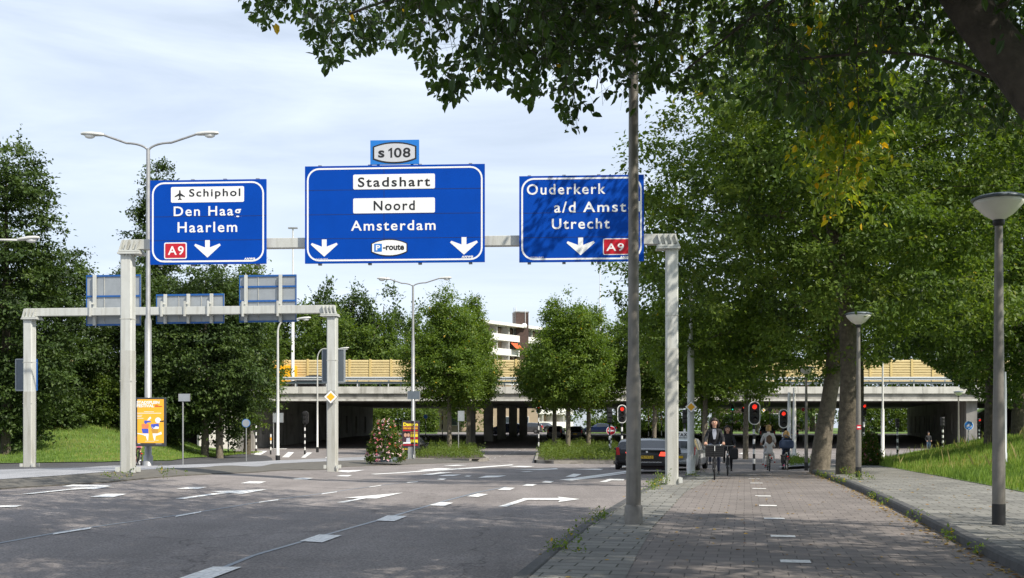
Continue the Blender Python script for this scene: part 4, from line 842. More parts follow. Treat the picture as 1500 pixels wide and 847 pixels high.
MB().box((-.09, .25, H*.75), (.36, .3, .08), 'steel_dull').box((-.09, .25, H*.25), (.36, .3, .08), 'steel_dull').build('clamp', t)
t, sh, w, H, k, z0 = poster_case('dark red and yellow Dansen poster display beside the flower tower', 601, 70.6, 588.5, 614.5, 616.5, 657, 'poster_dark')
q8 = lambda x, y: ((530+x*.12987-601.5)*k, (657-(570+y*.12987))*k)
tx('Dansen', 467, 378, 632, 418, 'poster_yellow', sh, q8, bold=.05, space=1.)
tx('OPEN HUIS DANSEN', 465, 434, 630, 454, 'sign_yellow', sh, q8, bold=.05, space=1.)
mb = MB()
for x0, y0, x1, y1, m in ((463, 462, 632, 474, 'sign_red'), (463, 424, 632, 430, 'poster_coral'), (552, 482, 632, 506, 'poster_brown'), (552, 510, 632, 540, 'poster_yellow'), (552, 545, 632, 565, 'sign_red'), (552, 570, 632, 610, 'poster_yellow'), (465, 600, 550, 616, 'sign_white'), (555, 602, 625, 614, 'black'), (463, 625, 632, 636, 'sign_red')):
    a = q8(x0, y1); b = q8(x1, y0); mb.box(((a[0]+b[0])/2, -.0185, (a[1]+b[1])/2), (b[0]-a[0], .003, b[1]-a[1]), m)
mb.build('small_print', sh); mb = MB()
for cx_, cy, r, m in ((492, 515, 17, 'skin'), (526, 515, 16, 'skin')):
    for rr, dx, dy, mm, yy in ((1.5, -4, -8, 'hair_dark', -.0183), (1., 0, 4, m, -.0203)): c = q8(cx_+dx, cy+dy); a = r*rr*.12987*k; mb.prism([(c[0]+a*math.cos(R(x)), c[1]+a*1.3*math.sin(R(x))) for x in range(0, 360, 24)], yy, -.0165, mm)
mb.prism([q8(*p) for p in ((500, 600), (505, 555), (540, 548), (550, 600))], -.0185, -.0165, 'cloth_shirt'); mb.build('couple_picture', sh)
MB().box((0, .12, -.35), (.34, .3, .9), 'steel_dull').build('clamp', t)
# ------------------------------------------------------------------ cars
SHAPES = {   # y (0 rear .. 1 front), sill, belt, roof, width factor, roof/belt width factor
 'saloon': [(0, .42, .78, .80, .80), (.012, .30, .92, .95, .90), (.05, .24, 1.0, 1.02, .96), (.13, .22, 1.03, 1.05, 1.0), (.26, .2, 1.0, 1.36, 1.0), (.33, .2, .98, 1.43, 1.0), (.46, .2, .97, 1.46, 1.0), (.57, .2, .95, 1.40, 1.0), (.72, .2, .93, .97, 1.0), (.86, .2, .86, .88, .97), (.95, .22, .74, .75, .9), (.99, .28, .6, .6, .8), (1, .36, .5, .5, .72)],
 'wagon': [(0, .42, .80, .83, .86), (.01, .30, 1.0, 1.05, .94), (.05, .24, 1.0, 1.38, .98), (.12, .2, .99, 1.47, 1.0), (.3, .2, .97, 1.52, 1.0), (.5, .2, .96, 1.5, 1.0), (.60, .2, .95, 1.42, 1.0), (.76, .2, .93, 1.0, 1.0), (.88, .2, .86, .88, .96), (.96, .22, .72, .73, .88), (.99, .28, .58, .58, .8), (1, .36, .5, .5, .72)],
}
SHAPES['suv'] = [(y, a+.06, b*1.1, c*1.13, d) for y, a, b, c, d in SHAPES['wagon']]
SHAPES['hatch'] = SHAPES['wagon']
def car(label, kind, paint, loc, rz, L=4.7, W=1.82, Hs=1., plate=None, tail='tail_red', group=None, sign=None, detail=True):
    t = thing('parked_car' if kind == 'van' else 'car', label, 'car', loc, rz, group); st = SHAPES[kind]; w = W/2
    rings = []
    for y, zs_, zb_, zr_, wf in st:
        gap = zr_-zb_; ww = w*wf; wr = ww*(.97 if gap < .1 else .97-.25*min(1, gap/.45)); Y = (y-.5)*L
        rings.append([(ww*.86, Y, zs_*Hs), (ww*.98, Y, (zs_+.12)*Hs), (ww, Y, (zs_*.45+zb_*.55)*Hs), (ww*.965, Y, zb_*Hs), (wr, Y, (zr_-.035*min(1, gap*3))*Hs if gap > .1 else zr_*Hs), (wr*.8, Y, (zr_+.012)*Hs), (0, Y, (zr_+.025)*Hs)])
    groups = {'body': [], 'side_window': [], 'rear_window': [], 'windscreen': []}; P = []; idx = {}
    full = [[(-x, y, z) for x, y, z in r[:-1]]+r[::-1] for r in rings]; n = len(full[0])   # left sill .. left roof, centre, right ..
    # order: left j=0..5, centre, right j=5..0
    V = [p for r in full for p in r]
    gaps = [r[3]-r[2] for r in st]
    for i in range(len(full)-1):
        g0, g1 = gaps[i], gaps[i+1]
        for k in range(n-1):
            f = (i*n+k, i*n+k+1, (i+1)*n+k+1, (i+1)*n+k); kk = min(k, n-2-k)
            key = 'body'
            if kk == 3 and g0 > .12 and g1 > .12 and not (kind != 'saloon' and i < 2): key = 'side_window'
            if kk in (4, 5) and abs(g1-g0) > .2: key = 'rear_window' if g1 > g0 else 'windscreen'
            groups[key].append(f)
    for key, fs in groups.items():
        if not fs: continue
        mb = MB(); used = sorted({i for f in fs for i in f}); rm = {a: b for b, a in enumerate(used)}
        mb.add([V[i] for i in used], [tuple(rm[i] for i in f) for f in fs], paint if key == 'body' else 'car_glass', True)
        if key == 'body': mb.add(full[0], [tuple(range(n))], paint); mb.add(full[-1], [tuple(range(n))], paint); mb.box((0, 0, .26), (W*.8, L*.86, .12), 'black')
        mb.build(key, t)
    if kind != 'saloon':    # upright glass in the tailgate
        MB2(lambda mb: mb.add([(-w*.66, -.5*L+.01*L-.03, 1.02*Hs), (w*.66, -.5*L+.01*L-.03, 1.02*Hs), (w*.6, -.5*L+.06*L-.03, 1.36*Hs), (-w*.6, -.5*L+.06*L-.03, 1.36*Hs)]+[(-w*.66, -.5*L+.01*L, 1.02*Hs), (w*.66, -.5*L+.01*L, 1.02*Hs), (w*.6, -.5*L+.06*L, 1.36*Hs), (-w*.6, -.5*L+.06*L, 1.36*Hs)], [(0, 1, 2, 3), (0, 1, 5, 4), (1, 2, 6, 5), (2, 3, 7, 6), (3, 0, 4, 7)], 'car_glass')).build('rear_window', t)
    for sx in (-1, 1):
        for fy in (.19, .81):
            c = (sx*(w-.115), (fy-.5)*L, .325); wh = MB(); q_ = []
            prof = [(.2, -.11), (.3, -.11), (.325, -.08), (.325, .08), (.3, .11), (.2, .11)]
            vs = []; m_ = 22
            for r_, o in prof:
                for k in range(m_): a = 2*math.pi*k/m_; vs.append((c[0]+o, c[1]+r_*math.cos(a), c[2]+r_*math.sin(a)))
            wh.add(vs, [(i*m_+k, i*m_+(k+1) % m_, (i+1)*m_+(k+1) % m_, (i+1)*m_+k) for i in range(5) for k in range(m_)], 'rubber', True)
            o = wh.build('wheel', t); rm_ = MB(); x = c[0]+sx*.085
            rm_.add([(x, c[1]+.21*math.cos(2*math.pi*k/m_), c[2]+.21*math.sin(2*math.pi*k/m_)) for k in range(m_)], [tuple(range(m_))], 'black')
            for k in range(5): a = 2*math.pi*k/5; rm_.box((x+sx*.012, c[1]+.1*math.cos(a), c[2]+.1*math.sin(a)), (.02, .2, .05), 'alloy', 0, a)
            rm_.build('rim', o)
            ar = MB(); vs = []
            for k in range(13):
                a = R(-8+196*k/12); vs += [(c[0]+sx*.121, c[1]+.37*math.cos(a), c[2]+.37*math.sin(a)), (c[0]+sx*.121, c[1]+.31*math.cos(a), c[2]+.31*math.sin(a))]
            ar.add(vs, [(2*k, 2*k+1, 2*k+3, 2*k+2) for k in range(12)], 'black'); ar.build('wheel_arch', t)
        z1 = (.86 if kind == 'saloon' else .92)*Hs; yb = -L/2
        tb = MB(); tb.prism([(sx*w*.52, z1-.09), (sx*w*.86, z1-.1), (sx*w*.93, z1+.06), (sx*w*.60, z1+.07)] if kind == 'saloon' else [(sx*w*.70, z1-.16), (sx*w*.9, z1-.16), (sx*w*.92, z1+.2), (sx*w*.76, z1+.2)], yb-.03 if kind == 'saloon' else yb-.02, yb+.16, tail); tb.build('tail_light', t)
        MB2(lambda mb: mb.box((sx*w*.66, L/2-.12, .62*Hs), (.34, .14, .13), 'white_gloss')).build('headlight', t, bevel=.03)
        mr = MB(); mr.ball((sx*(w+.06), L*.19, 1.0*Hs), (.1, .06, .07), paint, 10, 6); mr.build('mirror', t)
    MB2(lambda mb: mb.box((0, -L/2-.02, .42), (W*.78, .08, .16), paint)).build('bumper', t, bevel=.03)
    MB2(lambda mb: mb.box((0, L/2-.01, .40), (W*.66, .06, .16), 'black')).build('grille', t, bevel=.02)
    zp = .72*Hs if kind == 'saloon' else .66*Hs
    pl = MB2(lambda mb: mb.box((0, -L/2-.028, zp), (.52, .012, .11), 'plate_yellow')).build('number_plate', t)
    if plate: mb = MB(); letters(mb, plate, (-.22, zp-.036, .22, zp+.036), -L/2-.036, 'black', bold=.02); mb.build('lettering', pl)
    return t, L, w
def at(px, D, off=RO): x = PX(px, D); return (x, D, hz(x, D)+off)
RD = R(-9)
bt, L_, w_ = car('shiny black saloon with glowing tail lights behind the near lamp post', 'saloon', 'car_black', at(956.5, 46.5), R(-13), 4.9, 1.86, 1., plate='78-TRT-2', tail='tail_lit')
MB2(lambda mb: mb.tube([(0, -L_/2-.025, .93), (0, -L_/2-.01, .93)], .045, 'chrome', 14)).build('badge', bt); MB().tube([(0, -.3*L_+1.2, 1.44), (0, -.3*L_+1.0, 1.56)], .025, 'black', 8).build('aerial', bt)
MB2(lambda mb: mb.box((0, -L_/2-.035, .52), (1.2, .03, .02), 'chrome')).build('trim_strip', bt)
MB2(lambda mb: mb.box((0, -L_*.155, 1.37), (.5, .03, .03), 'tail_lit')).build('brake_light', bt)
car('black hatchback with red tail light left of the near lamp post', 'hatch', 'car_black', at(929, 54), R(-8), 4.2, 1.74, .97, plate='54-LHD-9', tail='tail_red')
tt, L_, w_ = car('silver estate taxi with a lit looking white roof sign behind the black saloon', 'wagon', 'car_silver', at(1003, 52.5), R(-17), 4.75, 1.8, 1., tail='tail_red')
rs = MB2(lambda mb: mb.prism([(-.5, 1.55), (.5, 1.55), (.42, 1.82), (-.42, 1.82)], -.75, -.5, 'white_gloss')).build('roof_sign', tt, bevel=.03)
mb = MB(); letters(mb, 'TAXI', (-.25, 1.6, .28, 1.76), -.765, 'sign_black', bold=.02); mb.build('lettering', rs)
MB2(lambda mb: mb.box((0, -L_/2-.03, .9), (.3, .02, .2), 'black')).build('badge_panel', tt); MB2(lambda mb: mb.box((w_*.985, -.2, .68), (.03, 1.7, .2), 'white_gloss')).build('door_stripe', tt)
cg = 'cars under and beyond the bridge'
for lb, kd, pt, px, D, rz in (('black and silver off-road car seen from behind above the blonde cyclist', 'suv', 'car_grey', 1122, 123, -9), ('dark grey saloon on the far road right of the cyclists traffic light', 'saloon', 'car_grey', 1157, 124, -12),
    ('black car seen from behind under the bridge between the columns and tree', 'hatch', 'car_black', 815, 128, -8), ('black car seen from behind the median tree trunks under the bridge', 'hatch', 'car_black', 845, 127, -8),
    ('dark blue car crossing sideways behind the right median tree', 'saloon', 'car_blue', 878, 150, 84), ('dark blue car crossing sideways behind the bridge columns', 'hatch', 'car_blue', 740, 147, 80), ('dark grey car turning behind the bridge columns', 'hatch', 'car_grey', 770, 152, 84),
    ('dark car facing the camera beyond the bridge near the small red light', 'saloon', 'car_black', 796, 168, 160), ('white car parked far beyond the bridge behind the red light', 'hatch', 'car_white', 908, 186, 70), ('pale silver car parked far beyond the bridge near the far red brick building', 'hatch', 'car_silver', 934, 190, 70),
    ('black car with a yellow number plate half hidden by the Dansen poster', 'hatch', 'car_black', 604, 80, -6)):
    car(lb, kd, pt, at(px, D), R(rz), group=cg)
car('dark car driving on the motorway bridge behind the guard rail', 'saloon', 'car_black', (PX(456, 107.6), 107.6, zt-.25), R(90), group=cg)
van = thing('truck', 'orange truck driving on the motorway bridge beside the left tree', 'truck', (PX(404, 108), 108, zt-.45))
MB().box((0, 0, 1.55), (4.2, 2.0, 2.1), 'sign_yellow').build('cargo_box', van, bevel=.05); MB2(lambda mb: mb.prism([(-3.8, .5), (-2.15, .5), (-2.15, 2.3), (-3.1, 2.3), (-3.7, 1.5)], -.95, .95, 'sign_yellow')).build('cab', van)
for x in (-3, 1.2):
    for y in (-.9, .9): MB().tube([(x, y-.12, .4), (x, y+.12, .4)], .4, 'rubber', 18).build('wheel', van)

# ------------------------------------------------------------------ people and bicycles
def skinned(J, bones, sub=2):
    """one continuous body grown from joints; every face takes the material of its nearest bone"""
    names = list(J); ix = {n: i for i, n in enumerate(names)}
    me = bpy.data.meshes.new('body'); me.from_pydata([J[n][0] for n in names], [(ix[a], ix[b]) for a, b, m in bones], []); o = bpy.data.objects.new('body', me); COL.objects.link(o)
    sk = o.modifiers.new('skin', 'SKIN'); sk.use_smooth_shade = True
    for i, n in enumerate(names):
        d = me.skin_vertices[0].data[i]; r = J[n][1]; d.radius = r if isinstance(r, tuple) else (r, r); d.use_root = (n == 'pelvis')
    s = o.modifiers.new('sub', 'SUBSURF'); s.levels = sub; s.render_levels = sub
    dg = bpy.context.evaluated_depsgraph_get(); m2 = bpy.data.meshes.new_from_object(o.evaluated_get(dg)); bpy.data.objects.remove(o)
    v = np.empty(len(m2.vertices)*3); m2.vertices.foreach_get('co', v); v = v.reshape(-1, 3); fs = [tuple(p.vertices) for p in m2.polygons]; bpy.data.meshes.remove(m2)
    A = np.array([J[a][0] for a, b, m in bones], float); B = np.array([J[b][0] for a, b, m in bones], float); rd_ = lambda r: r[0] if isinstance(r, tuple) else r; ra = np.array([min(rd_(J[a][1]), rd_(J[b][1])) for a, b, m in bones])
    mb = MB(); by = {}
    for f in fs:
        c = v[list(f)].mean(0); d = B-A; tt_ = np.clip(((c-A)*d).sum(1)/np.maximum((d*d).sum(1), 1e-9), 0, 1); dist = np.linalg.norm(A+d*tt_[:, None]-c, axis=1)-ra
        by.setdefault(bones[int(np.argmin(dist))][2], []).append(f)
    mb.v = [tuple(p) for p in v]
    for m, fl in by.items():
        k = mb.mi(m)
        for f in fl: mb.f.append(f); mb.m.append(k); mb.s.append(True)
    return mb
def rider(name, label, loc, rz, top, legs, shoes, hair, hairlen=.1, s=1., lean=0., legpose=((.13, .16, .14), (-.13, .05, .46)), hands=True, sleeves=True, handpos=(.27, .36, 1.07), passenger=False, group=None, seat=.97, skirt=None, skin='skin'):
    t = thing('person', label, 'person', loc, rz, group); t.scale = (s, s, s); z = seat; ly = lean
    J = {'pelvis': ((0, -.2, z+.06), .135), 'waist': ((0, -.19+ly*.3, z+.24), .125), 'chest': ((0, -.16+ly*.8, z+.44), .15), 'neck0': ((0, -.15+ly, z+.57), .075), 'neck': ((0, -.135+ly*1.1, z+.63), .055), 'jaw': ((0, -.105+ly*1.2, z+.69), .075), 'head': ((0, -.12+ly*1.2, z+.76), .092), 'crown': ((0, -.13+ly*1.2, z+.83), .07), 'nose': ((0, -.015+ly*1.2, z+.735), .014)}
    bones = [('pelvis', 'waist', top), ('waist', 'chest', top), ('chest', 'neck0', top), ('neck0', 'neck', skin), ('neck', 'jaw', skin), ('jaw', 'head', skin), ('head', 'crown', skin), ('head', 'nose', skin)]
    for sd_, e in ((-1, 'l'), (1, 'r')):
        J['ear'+e] = ((sd_*.098, -.125+ly*1.2, z+.745), .018); bones.append(('head', 'ear'+e, skin))
        hx, hy, hzz = handpos; J['sh'+e] = ((sd_*.175, -.17+ly*.9, z+.50), .075); J['el'+e] = ((sd_*.27, (hy-.17)/2-.06+ly*.3, (z+.50+hzz)/2-.06), .052); J['wr'+e] = ((sd_*hx, hy-.09, hzz+.035), .034); J['pa'+e] = ((sd_*hx, hy-.02, hzz+.04), (.04, .022))
        bones += [('chest', 'sh'+e, top), ('sh'+e, 'el'+e, top), ('el'+e, 'wr'+e, top if sleeves else skin), ('wr'+e, 'pa'+e, skin)]
        for fi in range(4):
            fx = sd_*(hx+(-.03+.02*fi)); ln = (.036, .042, .04, .032)[fi]; J[f'f{fi}a{e}'] = ((fx, hy+ln*.6, hzz+.03), .0095); J[f'f{fi}b{e}'] = ((fx, hy+ln*.75, hzz-.005), .009); J[f'f{fi}c{e}'] = ((fx, hy+.004, hzz-.024), .008)
            bones += [('pa'+e, f'f{fi}a{e}', skin), (f'f{fi}a{e}', f'f{fi}b{e}', skin), (f'f{fi}b{e}', f'f{fi}c{e}', skin)]
        J['tha'+e] = ((sd_*(hx-.05), hy-.03, hzz+.015), .011); J['thb'+e] = ((sd_*(hx-.045), hy+.005, hzz-.018), .009); bones += [('wr'+e, 'tha'+e, skin), ('tha'+e, 'thb'+e, skin)]
        fx, fy, fz = legpose[0 if sd_ == -1 else 1]
        kn = Vector((sd_*.13, .22+(fy*.3), (z+fz)/2+.1+max(0, fz-.1)*.35)) if not passenger else Vector((sd_*.2, .12, z-.02))
        J['hip'+e] = ((sd_*.09, -.17, z+.03), .105); J['kn'+e] = (tuple(kn), .066); J['an'+e] = ((abs(fx)*sd_, fy-.07, fz+.1), .04); J['he'+e] = ((abs(fx)*sd_, fy-.09, fz+.04), .035); J['to'+e] = ((abs(fx)*sd_, fy+.12, fz+.03), .03)
        bones += [('pelvis', 'hip'+e, legs), ('hip'+e, 'kn'+e, legs), ('kn'+e, 'an'+e, legs), ('an'+e, 'he'+e, shoes), ('he'+e, 'to'+e, shoes)]
    mb = skinned(J, bones)
    hx_, hy_, hz__ = J['head'][0]
    for sx in (-1, 1): mb.ball((sx*.034, hy_+.083, hz__+.005), (.014, .008, .008), 'black', 8, 6); mb.box((sx*.034, hy_+.091, hz__+.026), (.035, .008, .006), hair)
    mb.box((0, hy_+.093, hz__-.062), (.045, .008, .008), 'cloth_red')
    mb.build('body', t)
    hb_ = MB(); n = 16; vs = []; rings = 9
    for j in range(rings+1):
        f = j/rings
        for k in range(n):
            a = 2*math.pi*k/n; fr = max(0, math.sin(a))              # front is +y
            low = (.9-.62*fr**.6); th = f*math.pi*.5*(low+.45); r = .11*math.sin(min(th, math.pi*.5)) if th < math.pi*.5 else .11
            zc = .125*math.cos(th) if th < math.pi*.5 else -(th-math.pi*.5)*(.16+hairlen*1.2)*(1 if fr < .5 else .4)
            vs.append((hx_+r*math.cos(a)*1.02+random.uniform(-.004, .004), hy_-.012+r*math.sin(a)*1.05, hz__+.035+zc))
    hb_.add(vs, [(j*n+k, j*n+(k+1) % n, (j+1)*n+(k+1) % n, (j+1)*n+k) for j in range(rings) for k in range(n)], hair, True)
    if hairlen > .15:
        for k in range(11): a = R(168+204*k/10); hb_.tube([(hx_+.085*math.cos(a), hy_-.01+.09*math.sin(a), hz__+.09), (hx_+.118*math.cos(a), hy_-.01+.1*math.sin(a), hz__+.01), (hx_+.128*math.cos(a), hy_-.03+.1*math.sin(a), hz__-hairlen*.5), (hx_+.1*math.cos(a), hy_-.05+.09*math.sin(a), hz__-hairlen*random.uniform(.85, 1.05))], [.03, .034, .036, .012], hair, 7)
    hb_.build('hair', t)
    return t, J
def bicycle(label, loc, rz, colour='bike_black', basket=False, s=1., bars=.29):
    t = thing('bicycle', label, 'bicycle', loc, rz, 'bicycles on the cycle path'); t.scale = (s, s, s)
    for y in (-.56, .56):
        mb = MB(); r, n = .345, 32; vs = []
        for k in range(n):
            a = 2*math.pi*k/n
            for q_ in range(8): b = 2*math.pi*q_/8; rr = r-.022+.022*math.cos(b); vs.append((.022*math.sin(b), y+rr*math.cos(a), r+rr*math.sin(a)))
        mb.add(vs, [(k*8+q_, k*8+(q_+1) % 8, ((k+1) % n)*8+(q_+1) % 8, ((k+1) % n)*8+q_) for k in range(n) for q_ in range(8)], 'rubber', True); w_ = mb.build('wheel', t)
        mb = MB(); vs = []
        for k in range(n): a = 2*math.pi*k/n; vs += [(.012, y+.305*math.cos(a), r+.305*math.sin(a)), (-.012, y+.305*math.cos(a), r+.305*math.sin(a)), (-.012, y+.29*math.cos(a), r+.29*math.sin(a)), (.012, y+.29*math.cos(a), r+.29*math.sin(a))]
        mb.add(vs, [(k*4+q_, k*4+(q_+1) % 4, ((k+1) % n)*4+(q_+1) % 4, ((k+1) % n)*4+q_) for k in range(n) for q_ in range(4)], 'alloy')
        for k in range(14): a = 2*math.pi*k/14; mb.tube([(.02*(-1)**k, y, r), (0, y+.295*math.cos(a), r+.295*math.sin(a))], .002, 'alloy', 4, cap=False)
        mb.tube([(-.04, y, r), (.04, y, r)], .022, 'alloy', 8); mb.build('rim', w_)
        mb = MB(); vs = []
        for k in range(13): a = R((-20 if y < 0 else 30)+170*k/12); vs += [(-.028, y+.372*math.cos(a), r+.372*math.sin(a)), (.028, y+.372*math.cos(a), r+.372*math.sin(a)), (.028, y+.378*math.cos(a), r+.378*math.sin(a)), (-.028, y+.378*math.cos(a), r+.378*math.sin(a))]
        mb.add(vs, [(k*4+q_, k*4+(q_+1) % 4, k*4+4+(q_+1) % 4, k*4+4+q_) for k in range(12) for q_ in range(4)], colour); mb.build('mudguard', t)
    mb = MB(); bb = (0, -.08, .30); hd = (0, .37, .80); hl = (0, .40, .62)
    mb.tube([bb, (0, -.22, .88)], .017, colour, 8); mb.tube([bb, hl], .02, colour, 8); mb.tube([(0, -.17, .62), hd], .016, colour, 8); mb.tube([hl, (0, .35, .9)], .02, colour, 8)
    for x in (-.05, .05): mb.tube([(x*.4, -.08, .3), (x, -.56, .345)], .01, colour, 6); mb.tube([(x*.3, -.2, .78), (x, -.56, .345)], .009, colour, 6); mb.tube([(x, .42, .62), (x, .47, .5), (x, .56, .345)], .012, colour, 6)
    mb.build('frame', t)
    MB().tube([(-bars, .28, 1.04), (-bars*.95, .36, 1.06), (-.12, .42, 1.05), (0, .4, 1.04), (.12, .42, 1.05), (bars*.95, .36, 1.06), (bars, .28, 1.04)], .012, 'chrome', 8).tube([(0, .35, .88), (0, .4, 1.04)], .014, 'chrome', 8).tube([(-bars, .27, 1.04), (-bars*.95, .35, 1.06)], .017, 'black', 8).tube([(bars, .27, 1.04), (bars*.95, .35, 1.06)], .017, 'black', 8).build('handlebar', t)
    MB().ball((0, -.24, .92), (.1, .14, .05), 'black', 12, 8).tube([(0, -.22, .8), (0, -.225, .9)], .013, 'chrome', 8).build('saddle', t)
    mb = MB(); mb.tube([(.06, -.08, .3), (.07, .02, .44)], .011, 'alloy', 6); mb.tube([(-.06, -.08, .3), (-.07, -.18, .16)], .011, 'alloy', 6); mb.box((.13, .02, .45), (.1, .07, .022), 'black'); mb.box((-.13, -.18, .15), (.1, .07, .022), 'black'); mb.tube([(-.02, -.08, .3), (.05, -.08, .3)], .085, 'black', 16); mb.build('pedals', t)
    mb = MB()
    for x in (-.06, .06): mb.tube([(x, -.28, .73), (x, -.86, .73)], .007, 'black', 5); mb.tube([(x, -.75, .73), (x, -.57, .36)], .006, 'black', 5)
    for y in (-.35, -.5, -.65, -.8): mb.tube([(-.06, y, .73), (.06, y, .73)], .006, 'black', 5)
    mb.build('luggage_rack', t); MB().box((0, -.88, .68), (.07, .03, .05), 'tail_red').build('tail_light', t); MB().ball((0, .5, .74), (.045, .05, .045), 'chrome', 10, 6).ball((0, .535, .74), (.036, .02, .036), 'white_gloss', 10, 6).build('headlight', t)
    if basket:
        mb = MB(); x0, x1, y0, y1, z0, z1 = -.26, .26, .42, .74, .72, 1.02
        for k in range(6):
            z = z0+(z1-z0)*k/5
            mb.box((0, y0, z), (x1-x0, .018, .042), 'black'); mb.box((0, y1, z), (x1-x0, .018, .042), 'black'); mb.box((x0, (y0+y1)/2, z), (.018, y1-y0, .042), 'black'); mb.box((x1, (y0+y1)/2, z), (.018, y1-y0, .042), 'black')
        mb.box((0, (y0+y1)/2, z0), (x1-x0, y1-y0, .02), 'black')
        for x in (x0, 0, x1): mb.box((x, y1+.006, (z0+z1)/2), (.03, .02, z1-z0), 'black'); mb.box((x, y0-.006, (z0+z1)/2), (.03, .02, z1-z0), 'black')
        mb.box((0, y1-.03, (z0+z1)/2), (x1-x0-.02, .01, z1-z0-.04), 'cloth_black'); mb.build('basket', t); MB().tube([(0, y1+.02, 1.03), (0, y1+.02, .88)], .012, 'white_gloss', 6).build('lock', t)
    return t
PED = ((.13, -.18, .17), (.13, .02, .47))
# man riding towards the camera
bl = at(1046.5, 33.2, .0); bicycle('black city bicycle with a big black front crate coming towards the camera', bl, R(170), 'bike_black', True)
mn, J = rider('person', 'cyclist in a black open jacket and light shirt riding towards the camera', bl, R(170), 'cloth_black', 'cloth_navy', 'black', 'hair_dark', .2, 1., 0., PED)
MB2(lambda mb: mb.add([(-.05, -.0, 1.53), (.05, -.0, 1.53), (.065, -.02, 1.40), (.03, -.04, 1.22), (-.03, -.04, 1.22), (-.065, -.02, 1.40)]+[(-.05, -.06, 1.53), (.05, -.06, 1.53), (.065, -.1, 1.40), (.03, -.12, 1.22), (-.03, -.12, 1.22), (-.065, -.1, 1.40)], [(0, 1, 2, 3, 4, 5)]+[(i, (i+1) % 6, 6+(i+1) % 6, 6+i) for i in range(6)], 'cloth_shirt')).build('shirt_front', mn)
MB2(lambda mb: mb.ball((0, -.16, 1.30), (.19, .115, .25), 'cloth_black', 16, 10)).build('jacket', mn)
bl = at(1066, 38.5, .0); bicycle('dark bicycle behind the crate bicycle, a cloth bag on its handlebar', bl, R(168), 'bike_black')
mn, J = rider('person', 'dark haired cyclist in black, half hidden behind the crate bicycle rider', bl, R(168), 'cloth_black', 'cloth_black', 'black', 'hair_dark', .26, .94, .12, PED)
bg_ = thing('handbag', 'black cloth bag hanging from the handlebar of the second bicycle', 'bag', (bl[0]+.13, bl[1]-.42, bl[2]+.66)); MB().box((0, 0, .1), (.3, .14, .38), 'cloth_black').build('bag', bg_, bevel=.05); MB().tube([(-.1, 0, .25), (-.05, 0, .4), (.05, 0, .4), (.1, 0, .25)], .012, 'cloth_black', 6).build('strap', bg_)
# woman with child on the carrier, riding away
bl = at(1125.5, 46, .0); bl2 = bl; bicycle('cream bicycle carrying two people, its back to the camera', bl, R(-9), 'bike_cream')
rider('person', 'blonde cyclist in a white shirt with tied up hair, riding away', bl, R(-9), 'cloth_white', 'cloth_white', 'cloth_red', 'hair_blonde', .05, 1.03, .02, PED, sleeves=False)
d = Vector((math.sin(R(9)), math.cos(R(9)), 0)); p = Vector(bl)-d*.43
rider('person', 'child with long brown hair sitting on the carrier of the cream bicycle', p, R(-9), 'cloth_white', 'cloth_white', 'cloth_red', 'hair_brown', .42, .82, .02, ((.3, .06, .3), (.28, .1, .42)), handpos=(.12, .12, 1.2), passenger=True, seat=.93, sleeves=False)
bl = at(1151.5, 48, .0); bicycle('small dark bicycle ridden away beside the red traffic light', bl, R(-9), 'bike_black', s=.9)
rider('person', 'blonde cyclist carrying a big blue shoulder bag, riding away', bl, R(-9), 'cloth_navy', 'cloth_navy', 'cloth_pink', 'hair_blonde', .2, .92, .03, PED)
bg_ = thing('shoulder_bag', 'big blue shoulder bag on the back of the right hand cyclist', 'bag', (bl[0]-.08, bl[1]-.42, bl[2]+.93), R(-9)); MB().box((0, 0, .2), (.62, .22, .36), 'cloth_blue').build('bag', bg_, bevel=.09); MB().tube([(-.2, 0, .36), (-.05, .12, .62), (.15, .2, .5)], .02, 'cloth_blue', 6).build('strap', bg_)
sb = thing('saddlebag', 'black pannier bag on the left of the small dark bicycle', 'bag', (bl[0]-.26, bl[1]-.5, bl[2]+.3), R(-9)); MB().box((0, 0, .18), (.16, .32, .36), 'cloth_black').build('bag', sb, bevel=.04); MB().box((0, 0, .34), (.19, .34, .08), 'cloth_black').build('flap', sb, bevel=.03)
bl = at(202, 52, .02); bicycle('bicycle half hidden behind the orange poster display', bl, R(30), 'bike_black'); rider('person', 'cyclist in pink half hidden behind the orange poster display', bl, R(30), 'cloth_pink', 'skin', 'cloth_white', 'hair_dark', .05, .95, .12, PED)
